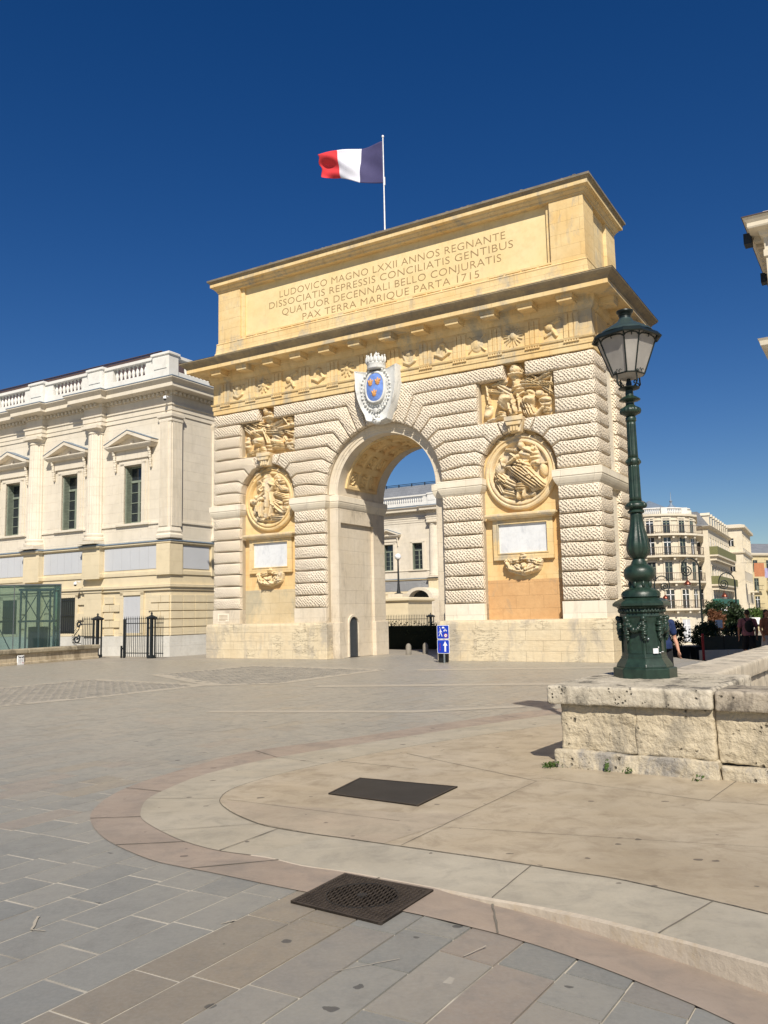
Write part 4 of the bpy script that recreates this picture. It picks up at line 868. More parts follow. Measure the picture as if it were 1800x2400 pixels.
for row in range(-150,60):
    u0=row*PW; v=-9+rs.random()*.5
    while v<44:
        L=rs.choice([.36,.46,.55,.68,.8]); v1=v+L; um,vm=u0+PW/2,(v+v1)/2; x,y=toXY(um,vm)
        ok= y>2.2 and abs(x)<y*.56+2.2 and y<33 and x<9.4
        if ok:
            cs=[toXY(*c) for c in ((u0,v),(u0+PW,v),(u0+PW,v1),(u0,v1))]
            if all(inpoly(a,b,PIN) for a,b in cs) and inpoly(x,y,[(p[0]+.3,p[1]) for p in PIN]): ok=False
            if inpoly(x,y,cob1) or inpoly(x,y,cob2): ok=False
        if ok:
            g=.0045+(.0035*rs.random()) if y<9 else .002; g2=g*1.3; tl=[rs.uniform(-.0016,.0016) for _ in range(4)]
            b=len(vs)
            for q,(a,c) in enumerate(((u0+g,v+g2),(u0+PW-g,v+g2),(u0+PW-g,v1-g2),(u0+g,v1-g2))):
                X,Y=toXY(a,c); vs.append((X,Y,gz(X,Y)+drop(X,Y)+tl[q]*.6))
            for q,(a,c) in enumerate(((u0+g,v+g2),(u0+PW-g,v+g2),(u0+PW-g,v1-g2),(u0+g,v1-g2))):
                X,Y=toXY(a,c); vs.append((X,Y,gz(X,Y)+drop(X,Y)-.03))
            fs+=[(b,b+1,b+2,b+3)]
            if y<12: fs+=[(b,b+4,b+5,b+1),(b+1,b+5,b+6,b+2),(b+2,b+6,b+7,b+3),(b+3,b+7,b+4,b)]
            br=1. if (-3.25<um<-2.65 and y<6.2) or rs.random()<.05 else 0.
            rr=rs.random(); 
            if y<7 and um<-3.2: rr=rr*.5
            rc+=[(rr,br,rs.random(),1)]*(5 if y<12 else 1)
        v=v1
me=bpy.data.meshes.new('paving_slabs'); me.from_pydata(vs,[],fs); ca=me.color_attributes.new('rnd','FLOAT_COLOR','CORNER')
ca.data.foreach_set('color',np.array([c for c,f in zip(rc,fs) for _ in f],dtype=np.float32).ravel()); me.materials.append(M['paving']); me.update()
po=bpy.data.objects.new('paving_slabs',me); COL.objects.link(po); struct(po)
# cobbles
M['cob']=stone('cobble_stone',(.20,.185,.155),(.30,.27,.22),ns=2,bd=.01,rough=.6,spec=.5); M['palestrip']=stone('pale_paving_strip',(.40,.355,.28),(.43,.385,.31),ns=1,bd=.004,rough=.55,spec=.4)
mb=MB(); rs=random.Random(9)
for cobs in (cob1,cob2):
    a0,a1=min(p[0] for p in cobs),max(p[0] for p in cobs); b0,b1=min(p[1] for p in cobs),max(p[1] for p in cobs)
    c,s=math.cos(R(40)),math.sin(R(40)); cx_,cy_=(a0+a1)/2,(b0+b1)/2
    for i in range(-32,32):
        for j in range(-26,26):
            u=(i+.5*(j%2))*.19; v=j*.24; x=cx_+u*c-v*s; y=cy_+u*s+v*c
            if inpoly(x,y,cobs):
                k=rs.uniform(.8,1); P=[(-.085,-.105),(.085,-.105),(.085,.105),(-.085,.105)]; b=len(mb.v)
                z=rs.uniform(-.004,.006)
                V=[(x+(p*c-q*s)*k,y+(p*s+q*c)*k,-.015) for p,q in P]+[(x+(p*c-q*s)*k*.75,y+(p*s+q*c)*k*.75,z+.004) for p,q in P]
                mb.add(V,[(4,5,6,7)]+[(t,(t+1)%4,4+(t+1)%4,4+t) for t in range(4)])
struct(mb.build('cobbles','cob'))
mb=MB()
def strip(P,w_,closed=False,z=.004):
    n=len(P)
    for i in range(n if closed else n-1):
        a=Vector(P[i]); b=Vector(P[(i+1)%n]); d=(b-a).normalized(); q=Vector((-d.y,d.x))*w_/2; a=a-d*w_*.25; b=b+d*w_*.25
        mb.add([(a.x-q.x,a.y-q.y,z+.0004*i),(b.x-q.x,b.y-q.y,z+.0004*i),(b.x+q.x,b.y+q.y,z+.0004*i),(a.x+q.x,a.y+q.y,z+.0004*i)],[(0,1,2,3)])
strip(cob1,.38,True,.0030); strip(cob2,.42,True,.0030)
strip([(-3.0,14.7),(0.4,14.1),(2.2,14.5)],.30,z=.0040); strip([(-1.5,19.4),(6.5,18.4)],.5,z=.0040); strip([(1.0,24.2),(7.0,23.4)],.6,z=.0040)
struct(mb.build('pale_paving_bands','palestrip'))
# platform bands
def band_mat(name,c1,c2,c3):
    T=NT(name); o=T.obj(); n=T.noise(.9,6,.6,T.scale(o,1,1.6,1)); col=T.mix(T.ramp(n,.36,.64),c1,c2); n2=T.noise(3.5,6,.68,o,.5); col=T.mix(T.ramp(n2,.47,.68,0,.7),col,c3); n8=T.noise(1.4,6,.7,T.scale(o,.6,1.6,1),1.2); col=T.mix(T.ramp(n8,.52,.66,0,.35),col,tuple(x*1.18 for x in c2)); n9=T.noise(.7,5,.65,T.scale(o,1.2,.8,1),.6); col=T.mix(T.ramp(n9,.5,.7,0,.4),col,tuple(x*.82 for x in c3)); n5=T.noise(50,3,.6,o); col=T.mix(T.ramp(n5,.5,.85,0,.25),col,tuple(x*.6 for x in c1))
    vo=T.n('TexVoronoi'); vo.inputs['Scale'].default_value=3.2; T.l(T.scale(o,1,1.4,1),vo.inputs['Vector']); nz=T.ramp(T.noise(9,2,.5,o),.38,.7,.0,.16); spf=T.math('LESS_THAN',vo.outputs['Distance'],nz); col=T.mix(T.math('MULTIPLY',spf,.7),col,(.06,.05,.045))
    T.l(col,T.b.inputs['Base Color']); T.l(T.ramp(n2,.3,.8,.42,.62),T.b.inputs['Roughness']); T.b.inputs['Specular IOR Level'].default_value=.45; T.l(T.bump(n5,.3,.004,T.bump(n2,.3,.006)),T.b.inputs['Normal']); return T.m
M['pink']=band_mat('pink_stone',(.300,.235,.185),(.335,.270,.215),(.22,.19,.16)); M['cream']=band_mat('cream_kerb_stone',(.385,.345,.27),(.43,.39,.31),(.27,.245,.20)); M['beige']=band_mat('beige_platform_stone',(.385,.315,.22),(.435,.37,.275),(.26,.205,.14)); M['tan']=band_mat('tan_slab',(.37,.30,.225),(.40,.335,.25),(.28,.24,.18))
M['creamdk']=band_mat('beige_border_stone',(.365,.32,.24),(.41,.365,.285),(.27,.245,.195))
M['jointdark']=plain('dark_joint',(.075,.065,.05),.9)
def densify(P,k=3):
    out=[]
    for i in range(len(P)-1):
        p0=P[max(i-1,0)];p1=P[i];p2=P[i+1];p3=P[min(i+2,len(P)-1)]
        for t in [q/k for q in range(k)]:
            out.append(tuple(.5*((2*p1[a])+(-p0[a]+p2[a])*t+(2*p0[a]-5*p1[a]+4*p2[a]-p3[a])*t*t+(-p0[a]+3*p1[a]-3*p2[a]+p3[a])*t**3) for a in (0,1)))
    return out+[P[-1]]
A_,B_,C_=densify(BA),densify(BB),densify(BC); n=len(A_)
def ribbon(P,Q,zf,zg,name,mat,i0=0,i1=None,grow=0,skirt=None):
    mb=MB(); i1=i1 or n; K=5; idx=list(range(i0,i1)); 
    vs=[]
    for i in idx:
        for k in range(K+1):
            t=k/K; x=P[i][0]*(1-t)+Q[i][0]*t; y=P[i][1]*(1-t)+Q[i][1]*t; vs.append((x,y,(zf(x,y) if callable(zf) else zf)))
    mb.add(vs,[(j*(K+1)+k,j*(K+1)+k+1,(j+1)*(K+1)+k+1,(j+1)*(K+1)+k) for j in range(len(idx)-1) for k in range(K)])
    if skirt is not None:
        struct(mb.build(name,mat)); mb=MB(); name='kerb_face'; mat='kerbface'; vs=[]
        for i in idx: x,y=P[i]; wob=.016*noise.noise(Vector((x*5,y*5,0))); vs+=[(x,y,zf if not callable(zf) else zf(x,y)),(x-.012+wob,y-.012+wob,-.010+(zf if not callable(zf) else zf(x,y))),(x-.015+wob,y-.012+wob,skirt)]
        mb.add(vs,[(3*j+k,3*j+k+1,3*(j+1)+k+1,3*(j+1)+k) for j in range(len(idx)-1) for k in range(2)])
    return struct(mb.build(name,mat,smooth=False))
ribbon(A_,B_,lambda x,y:drop(x,y)+.0045,0,'pink_border','pink')
k1=next(i for i,p in enumerate(B_) if i>40 and p[0]>-1.3); 
ribbon(B_,C_,.0075,0,'cream_border','creamdk',0,k1+1); ribbon(B_,C_,.0080,0,'cream_kerb','cream',k1,n,skirt=-.25)
mb=MB(); P=C_+[(9.6,2.4)]; 
# platform interior
mb.add([(x,y,.0100) for x,y in P],[tuple(range(len(P)))]); struct(mb.build('platform','beige'))
# joints, manholes, tan slab
mb=MB()
def line(a,b,w_=.008,z=.0135):
    a=Vector(a);b=Vector(b);m=6; d=(b-a); q=Vector((-d.y,d.x)).normalized()*w_/2; vs=[]
    for i in range(m+1):
        p=a+d*i/m+q*rnd.uniform(-.5,.5); k=rnd.uniform(.6,1.3); vs+=[(p.x-q.x*k,p.y-q.y*k,z),(p.x+q.x*k,p.y+q.y*k,z)]
    mb.add(vs,[(2*i,2*i+1,2*i+3,2*i+2) for i in range(m)])
for i in range(n-1): line(C_[i],C_[i+1],.007)
def polyl(P,w_=.007,z=.0135):
    for a,b in zip(P[:-1],P[1:]): line(a,b,w_,z)
line((.88,5.54),(.56,4.95),.006); line((1.75,4.82),(1.31,4.38),.007); line((-.85,6.59),(-1.18,6.03)); line((.70,7.09),(.07,6.06),.006); line((1.38,8.17),(.70,7.09),.005); line((3.9,9.0),(2.63,7.21),.006); line((2.63,7.21),(1.7,5.6)) if 0 else None
line((1.45,8.35),(2.63,7.21),.006); line((2.63,7.21),(4.6,6.3),.006); line((-1.43,7.65),(.07,6.75),.005); line((.2,9.9),(1.38,8.17)); line((-.55,9.5),(.3,8.9)); line((.35,6.55),(4.6,5.1),.004)
for i in range(6,k1,9): line(B_[i],C_[i],.006)
mb2=mb; struct(mb.build('platform_joints','platejoint'))
mb=MB()
for i in range(8,n-2,7): line(A_[i],B_[i],.012,drop(*A_[i])+.0085) if i<60 else None
struct(mb.build('border_joints','platejoint'))
mb=MB(); mb.add([(x,y,.0118) for x,y in ((-1.46,7.60),(-1.25,7.09),(-1.02,6.77),(-.62,6.46),(-.05,6.12),(.65,6.92),(.1,7.02),(-.7,7.3))],[tuple(range(8))]); struct(mb.build('tan_slab','tan'))
# manhole covers
M['cobgap']=plain('cobble_gap',(.07,.06,.05),.9)
M['manh']=plain('dark_cast_iron',(.055,.043,.034),.55,.3,.5,.3,.002,8); M['manh2']=plain('black_steel_plate',(.022,.021,.021),.5,.3,.4,.35,.001,3)
def manhole(P,z,label,pattern):
    c=Vector((sum(p[0] for p in P)/4,sum(p[1] for p in P)/4)); t=thing('manhole_cover',label,'manhole cover',(c.x,c.y,z))
    L=[Vector(p)-c for p in P]
    mb=MB(); mb.prism([(p.x,p.y) for p in L],-.01,.006,axis='z'); mb.build('plate','manh' if pattern else 'manh2',t)
    mb=MB()
    for i in range(4):
        a,b=L[i],L[(i+1)%4]; d=(b-a).normalized(); q=Vector((-d.y,d.x))
        mb.prism([(a.x,a.y),(b.x,b.y),(b.x+q.x*.018,b.y+q.y*.018),(a.x+q.x*.018,a.y+q.y*.018)],-.01,.008+.0004*i,axis='z')
    mb.build('frame','manh',t)
    if pattern:
        e1=(L[1]-L[0]); e2=(L[3]-L[0]); mb=MB()
        for i in range(1,22):
            for j in range(1,22):
                p=L[0]+e1*(i/22)+e2*(j/22); d=(e1 if (i+j)%2 else e2).normalized(); q=Vector((-d.y,d.x)); h=.012; w2=.0045
                mb.prism([tuple(p-d*h-q*w2),tuple(p+d*h-q*w2),tuple(p+d*h+q*w2),tuple(p-d*h+q*w2)],.005,.011,axis='z')
        mb.build('tread_pattern','manh',t)
        mb=MB(); r=min(e1.length,e2.length)*.36
        mb.lathe([(r,.006),(r,.0125),(r+.006,.0125),(r+.006,.006)],0,0,48); mb.lathe([(.03,.006),(.03,.013),(.0,.013)],0,0,16); mb.build('lid_ring','manh2',t)
manhole([(-.57,4.96),(-.06,4.59),(.24,5.10),(-.29,5.45)],.006,'square cast iron manhole cover with ring and tread pattern on the grey slabs',True)
manhole([(-.55,7.78),(.23,7.23),(.62,7.96),(-.29,8.47)],.014,'smooth black steel access cover set in the beige platform',False)
# white paint ticks on the slabs
mb=MB()
for a,b,w_ in (((-1.88,4.62),(-1.93,4.82),.016),((-1.88,4.62),(-1.80,4.60),.008),((-.28,4.02),(.03,4.15),.005),((-.9,4.65),(-.83,4.70),.014),((.33,4.18),(.45,4.30),.006)):
    line(a,b,w_,drop(*a)+.006)
struct(mb.build('paint_marks','palestrip'))
# ================================================================ STREET LAMP
LX,LY,LZ=2.915,9.70,.832
lamp=thing('street_lamp','tall dark green ornate cast-iron lamp post with hexagonal lantern on the stone wall','street lamp',(LX,LY,LZ),0)
q=.425*9.7/1978.3
def oct_(prof,mb,ph=R(30.5),n=8): mb.lathe([(r*.925,z) for r,z in prof],0,0,n,ph)
mb=MB(); oct_([(.375,-.035),(.375,.0),(.375,.105),(.355,.112)],mb); oct_([(.335,.10),(.335,.125),(.325,.15),(.295,.19),(.275,.215),(.275,.235)],mb); mb.build('plinth','green',lamp,bevel=.006)
mb=MB(); oct_([(.268,.22),(.258,.30),(.252,.60),(.258,.66),(.27,.70)],mb); mb.build('pedestal','green',lamp,bevel=.008)
mb=MB()
for k in range(8):
    a=R(8)+PI/4*k; c,s=math.cos(a),math.sin(a); r=.236*math.cos(PI/8)
    def P3(x,z,d): return (c*(r+d)-s*x,s*(r+d)+c*x,z)
    for x0,x1,z0,z1 in ((-.075,.075,.27,.276),(-.075,-.069,.27,.52),(.069,.075,.27,.52)):
        mb.add([P3(x,z,d) for d in (-.01,.012) for x,z in ((x0,z0),(x1,z0),(x1,z1),(x0,z1))],[(0,1,2,3),(4,5,6,7),(0,1,5,4),(1,2,6,5),(2,3,7,6),(3,0,4,7)])
mb.build('panel_mouldings','green',lamp)
for k in range(8):   # swags
    mb=MB()
    a=R(30.5)+PI/4*k; c,s=math.cos(a),math.sin(a); r=.248
    for t in range(12):
        z=.655-.021*t; rr=(.022+.022*math.sin(.5+t*.24)+.004*math.sin(t*2.6)); ox=.008*math.sin(t*1.9); mb.ell((c*r-s*ox,s*r+c*ox,z),(rr,rr,.022),8,6)
    mb.ell((c*(r+.02),s*(r+.02),.66),(.03,.03,.03),10,7)
    mb.lathe([(.0,0)],0,0,3) if 0 else None
    if k%2==0:
        a2=R(30.5)+PI/4*(k+1); p0=Vector((c*.25,s*.25,.655)); p1=Vector((math.cos(a2)*.25,math.sin(a2)*.25,.655))
        for t in range(13):
            f=t/12; p=p0.lerp(p1,f); sag=.13*math.sin(PI*f); o=p.to_2d().normalized()*.02*math.sin(PI*f); rr=.022+.018*math.sin(PI*f)+.006*math.sin(t*2.7)
            mb.ell((p.x+o.x,p.y+o.y,p.z-sag),(rr,rr,rr*.9),7,5)
    mb.build('garland','green',lamp,smooth=True)
for a_,z_ in ((-PI/2-.08,.43),):
    mb=MB(); mb.ell((.245*math.cos(a_),.245*math.sin(a_)+.0,z_),(.016,.02,.016),10,6); mb.build('bolt','steel',lamp,smooth=True)
mb=MB(); mb.box(-.03,.03,-.2535,-.240,.27,.325); so_=mb.build('sticker','white',lamp,label='small torn white sticker'); so_.rotation_euler=(0,0,.16); so_.location=(.02,.012,0)
mb=MB(); mb.box(.10,.118,-.235,-.20,.275,.28); mb.box(.13,.15,-.225,-.19,.285,.289); mb.box(.09,.096,-.24,-.2,.33,.345); mb.build('paint_chips','white',lamp)
mb=MB(); oct_([(.27,.68),(.262,.71),(.285,.73),(.275,.76),(.30,.785),(.345,.80),(.345,.825),(.315,.85),(.24,.885),(.21,.89)],mb)
for k in range(40):
    a=2*PI*k/40; mb.ell((.255*math.cos(a),.255*math.sin(a),.745),(.012,.012,.022),5,4)
mb.build('pedestal_cap','green',lamp,bevel=.004)
Z=lambda y:{1655:.885,1630:.93,1605:.98,1590:1.0,1550:1.095,1507:1.184,1465:1.27,1440:1.323,1410:1.385,1380:1.448,1300:1.62,1200:1.827,1175:1.879,1150:1.932,1130:1.974,1120:1.996,920:2.422,900:2.464,880:2.507,680:2.938,655:2.993,640:3.02,625:3.058,600:3.112,585:3.145,570:3.175,555:3.21,535:3.254,515:3.298,500:3.331}[y]
flu=lambda lo,hi,nn,amp:(lambda a,z:1-amp*(.5+.5*math.cos(a*nn)) if lo<z<hi else 1)
mb=MB(); mb.lathe([(.20,.885),(.215,.90),(.218,.935),(.20,.965),(.16,.985),(.125,1.0),(.115,1.03),(.118,1.06),(.13,1.085),(.165,1.11),(.178,1.15),(.176,1.20),(.155,1.235),(.11,1.262),(.092,1.275),(.085,1.30),(.072,1.315),(.070,1.33)],0,0,48,fn=flu(.90,.97,24,.06))
for k in range(8):
    a=2*PI*k/8; mb.ell((.118*math.cos(a),.118*math.sin(a),1.04),(.022,.022,.045),7,5)
mb.build('bulb_base','green',lamp,smooth=True,angle=50)
mb=MB(); mb.lathe([(.070,1.33),(.085,1.345),(.118,1.39),(.134,1.45),(.128,1.52),(.108,1.60),(.088,1.68),(.076,1.76),(.070,1.84),(.072,1.86)],0,0,80,fn=flu(1.35,1.83,10,.10)); mb.build('vase','green',lamp,smooth=True)
mb=MB(); mb.lathe([(.072,1.855),(.095,1.87),(.095,1.885),(.075,1.90),(.085,1.915),(.115,1.93),(.12,1.955),(.105,1.975),(.08,1.99),(.072,2.0)],0,0,40)
for k in range(4):
    a=PI/4+PI/2*k; mb.ell((.105*math.cos(a),.105*math.sin(a),1.945),(.035,.035,.035),10,7)
mb.build('ring','green',lamp,smooth=True,angle=50)
mb=MB(); mb.lathe([(.071,2.0),(.068,2.05),(.064,2.40),(.062,2.425)],0,0,80,fn=flu(2.03,2.41,12,.12)); mb.lathe([(.060,2.505),(.058,2.55),(.053,2.90),(.052,2.94)],0,0,80,fn=flu(2.54,2.92,12,.12)); mb.build('shaft','green',lamp,smooth=True)
mb=MB(); mb.lathe([(.062,2.42),(.075,2.435),(.079,2.46),(.075,2.49),(.062,2.51)],0,0,32); 
for k in range(6):
    a=2*PI*k/6; mb.ell((.076*math.cos(a),.076*math.sin(a),2.464),(.018,.018,.024),7,5)
mb.build('ring','green',lamp,smooth=True)
mb=MB(); mb.lathe([(.052,2.935),(.062,2.95),(.062,2.985),(.05,3.0),(.075,3.02),(.112,3.04),(.120,3.065),(.112,3.095),(.07,3.12),(.05,3.14),(.048,3.17),(.06,3.18),(.115,3.195),(.118,3.205),(.08,3.235),(.048,3.25),(.044,3.30),(.046,3.325)],0,0,60,fn=lambda a,z:1+.05*math.cos(a*16) if 3.03<z<3.10 or 3.185<z<3.21 else 1)
mb.build('capital','green',lamp,smooth=True,angle=60)
# lantern
mb=MB(); mb.lathe([(.05,3.315),(.12,3.335),(.125,3.345),(.05,3.36)],0,0,32); mb.lathe([(.03,3.35),(.035,3.40),(.018,3.46),(.012,3.50),(.012,3.56)],0,0,16); mb.build('lantern_seat','greendk',lamp,smooth=True,angle=40)
HB,HT=3.50,3.955; RB,RT_=.185,.352; ph=R(8)
mb=MB()
for k in range(4):
    a=R(20)+PI/2*k; c,s=math.cos(a),math.sin(a)
    pts=[(.09,3.345),(.135,3.365),(.163,3.40),(.158,3.44),(.158,3.49),(.166,3.515)]; mb.path([(c*r,s*r,z) for r,z in pts],.009,6)
    sp=[(.122+.038*math.cos(t)*(1-t/14),3.385+.002+.042*math.sin(t)*(1-t/14)+.02) for t in [PI*1.6-x*.5 for x in range(12)]]
    sp=[(.115+(.035-.0028*x)*math.cos(-.6+x*.55),3.39+(.035-.0028*x)*math.sin(-.6+x*.55)) for x in range(11)]
    mb.path([(c*r,s*r,z) for r,z in sp],.007,6)
    mb.ell((c*.175,s*.175,3.515),(.018,.018,.022),8,6)
mb.build('lantern_bracket','greendk',lamp,smooth=True)
HA=[R(264+90*(k//2)+(-15 if k%2==0 else 15)) for k in range(8)]
def hexp(r,z): return [(r*math.cos(a),r*math.sin(a),z) for a in HA]
mb=MB()
for k in range(8):
    b0,b1=hexp(RB,HB)[k],hexp(RB,HB)[(k+1)%8]; t0,t1=hexp(RT_,HT)[k],hexp(RT_,HT)[(k+1)%8]
    mb.path([b0,t0],.009,6); mb.path([b0,b1],.009,6); mb.path([t0,t1],.013,6)
    # arched top rail and small scroll
    B0,B1,T0,T1=map(Vector,(b0,b1,t0,t1))
    arcp=[]
    for i in range(9):
        f=i/8; d=.045*(1-math.sin(PI*f)**.5); p=T0.lerp(T1,f); pb=B0.lerp(B1,f); arcp.append(p.lerp(pb,(.03+d)*2.0))
    mb.path(arcp,.009,5)
    m=B0.lerp(B1,.5); up=(T0.lerp(T1,.5)-m).normalized(); sd_=(B1-B0).normalized(); out=m.to_2d().normalized(); O=Vector((out.x,out.y,0))*.012
    for sg in ((-1,1) if k%2 else ()): mb.path([m+O+up*.01,m+O+up*.035+sd_*sg*.008,m+O+up*.05+sd_*sg*.026,m+O+up*.035+sd_*sg*.035,m+O+up*.028+sd_*sg*.024],.004,5)
    m=T0.lerp(T1,.5); mb.path([m+O*1.2-up*.03,m+O-up*.07],.006,5)
mb.build('lantern_frame','greendk',lamp)
for k in range(8):
    B0,B1,T0,T1=Vector(hexp(RB-.006,HB)[k]),Vector(hexp(RB-.006,HB)[(k+1)%8]),Vector(hexp(RT_-.006,HT)[k]),Vector(hexp(RT_-.006,HT)[(k+1)%8])
    mb=MB(); mb.add([B0,B1,T1,T0],[(0,1,2,3)]); g=mb.build('lantern_glass','lampglass',lamp); s_=g.modifiers.new('t','SOLIDIFY'); s_.thickness=.004
mb=MB(); mb.add(hexp(RB-.004,HB-.002),[tuple(range(8))]); mb.add([Vector(p)*1 for p in hexp(.10,HB-.045)]+hexp(RB,HB-.004),[tuple(range(8))]+[(k,(k+1)%8,8+(k+1)%8,8+k) for k in range(8)]); mb.build('lantern_floor','lampglass',lamp)
mb=MB(); vs=hexp(.365,HT-.01)+hexp(.395,HT-.035)+hexp(.405,HT-.02)+hexp(.355,HT+.035)+hexp(.31,HT+.05); mb.add(vs,[(8*j+k,8*j+(k+1)%8,8*(j+1)+(k+1)%8,8*(j+1)+k) for j in range(4) for k in range(8)]+[tuple(range(32,40)),tuple(range(8))]); mb.build('lantern_eave','greendk',lamp)
mb=MB(); mb.lathe([(.315,HT+.04),(.30,HT+.065),(.25,HT+.10),(.20,HT+.125),(.19,HT+.135),(.185,HT+.14),(.14,HT+.165),(.135,HT+.17),(.10,HT+.195),(.078,HT+.225),(.075,HT+.235)],0,0,36); mb.build('lantern_roof','lampcap',lamp,smooth=True,angle=35)
mb=MB(); mb.lathe([(.07,HT+.23),(.068,HT+.26),(.08,HT+.275),(.072,HT+.285),(.09,HT+.30),(.10,HT+.315),(.098,HT+.33),(.03,HT+.342),(.0,HT+.344)],0,0,32); mb.build('chimney','greendk',lamp,smooth=True,angle=35)
mb=MB(); mb.ell((0,0,3.73),(.045,.045,.09),12,8); mb.lathe([(.02,3.50),(.02,3.70)],0,0,10); mb.build('bulb','white',lamp,smooth=True)
# ================================================================ NEAR WALLS
W0=Vector((1.74,8.93,0)); WR=-R(33)
def rough(x0,x1,y0,y1,z0,z1,res,r,amp,fr,seed,name,mat,parent,label=None):
    mb=MB(); nx,ny,nz=[max(2,int((b-a)/res)) for a,b in ((x0,x1),(y0,y1),(z0,z1))]; hx,hy,hz=(x1-x0)/2,(y1-y0)/2,(z1-z0)/2; c=Vector(((x0+x1)/2,(y0+y1)/2,(z0+z1)/2))
    def pt(p):
        q_=Vector((max(-hx+r,min(hx-r,p.x)),max(-hy+r,min(hy-r,p.y)),max(-hz+r,min(hz-r,p.z)))); d=p-q_
        if d.length>1e-6: p=q_+d.normalized()*min(r,d.length) if d.length>r*.2 else p
        w_=p+c; k=Vector((seed*7.1,seed*3.3,0)); nn=noise.fractal((w_+k)*fr,.9,2.1,5); n3=noise.noise((w_+k)*1.7)
        dd=(d.normalized() if d.length>1e-6 else Vector((0,0,0)))
        return w_+dd*((nn*amp)+n3*amp*.6)
    def face(f,n1,n2): mb.grid(f,n1,n2)
    face(lambda i,j:pt(Vector((-hx+2*hx*i,-hy,-hz+2*hz*j))),nx,nz); face(lambda i,j:pt(Vector((-hx+2*hx*i,hy,-hz+2*hz*j))),max(2,nx//3),max(2,nz//3))
    face(lambda i,j:pt(Vector((-hx,-hy+2*hy*i,-hz+2*hz*j))),ny,nz); face(lambda i,j:pt(Vector((hx,-hy+2*hy*i,-hz+2*hz*j))),ny,nz)
    face(lambda i,j:pt(Vector((-hx+2*hx*i,-hy+2*hy*j,hz))),nx,ny)
    return mb.build(name,mat,parent,smooth=True,label=label)
wl=thing('parapet_pier','weathered stone wall block under the green lamp post','stone wall',(W0.x,W0.y,0),WR)
# footing projects, body, coping
rough(-.02,1.60,-.06,1.9,-.12,.185,.016,.03,.020,4,1,'footing','roughft',wl)
rough(.04,.83,.0,1.9,.17,.655,.013,.035,.016,5,2,'wall_block','rough',wl); rough(.815,1.555,-.005,1.9,.17,.66,.013,.03,.014,5,3,'wall_block','rough',wl)
rough(-.07,1.57,-.085,1.95,.635,.832,.011,.035,.007,7,4,'coping','cap',wl)
w3=thing('low_wall','blackened low stone wall running off to the right of the lamp block','stone wall',tuple(W0+Vector((math.cos(WR),math.sin(WR),0))*1.56),WR)
rough(.03,.60,-.03,.52,-.2,.14,.02,.03,.016,4,5,'footing','roughft',w3); rough(.60,6,-.05,.52,-.2,.13,.03,.03,.016,4,6,'footing','roughft',w3)
rough(.0,1.3,.03,.5,.14,.66,.014,.03,.014,5,7,'wall_block','rough',w3); rough(1.3,6,.03,.5,.14,.66,.03,.03,.014,5,8,'wall_block','rough',w3)
rough(.018,1.2,-.06,.60,.63,.825,.012,.035,.007,7,9,'coping','capdk',w3); rough(1.21,6,-.06,.60,.63,.825,.03,.035,.007,7,10,'coping','capdk',w3)
# wall running away behind the lamp
w2=thing('parapet_wall','long pale streaked stone parapet running back behind the lamp','stone wall',(3.32,9.85,0),R(57.2))
rough(.0,2.2,-.26,.26,-.3,.62,.05,.02,.004,4,11,'wall_body','wall2',w2); rough(2.2,9,-.26,.26,-.3,.62,.08,.02,.004,4,12,'wall_body','wall2',w2)
for i,(a,b) in enumerate(((-.1,1.7),(1.71,3.4),(3.41,5.3),(5.31,7.2),(7.21,9.1))): rough(a,b,-.33,.33,.61,.826,.035,.03,.005,4,13+i,'coping','wall2',w2)
# weeds
def foliage(mb,c,r,n,size,seed=0,shape=None):
    rg=random.Random(seed)
    for _ in range(n):
        while True:
            p=Vector((rg.uniform(-1,1),rg.uniform(-1,1),rg.uniform(-1,1)))
            if p.length<1: break
        k=.55+.45*rg.random(); p=p*(k/max(.4,p.length**.5))
        w_=Vector((c[0]+p.x*r[0],c[1]+p.y*r[1],c[2]+p.z*r[2]))
        nn=noise.noise(w_*1.8/max(r)*1.2); 
        if nn<-.16: continue
        s=size*rg.uniform(.6,1.4); a=Vector((rg.gauss(0,1),rg.gauss(0,1),rg.gauss(0,1))).normalized(); b=a.orthogonal().normalized(); c2=a.cross(b)
        mb.add([w_-b*s,w_+c2*s*.45,w_+b*s,w_-c2*s*.45],[(0,1,2,3)])
for i,(x,y,rr,n,lab) in enumerate(((1.66,8.84,.12,240,'leftmost green weed tuft at the corner of the lamp wall'),(2.14,8.55,.035,90,'thin upright weed against the footing below the lamp'),(2.32,8.44,.06,60,'small weed right of the thin one on the wall footing'),(2.85,8.02,.07,50,'weed at the right end of the lamp wall footing'))):
    mb=MB(); foliage(mb,(0,0,.035),(rr,rr*.6,.05 if i!=1 else .11),n,.016,i); o=mb.build('weed','leaf'); o.location=(x,y,0); tag(o,lab,'weed','weeds along the wall')
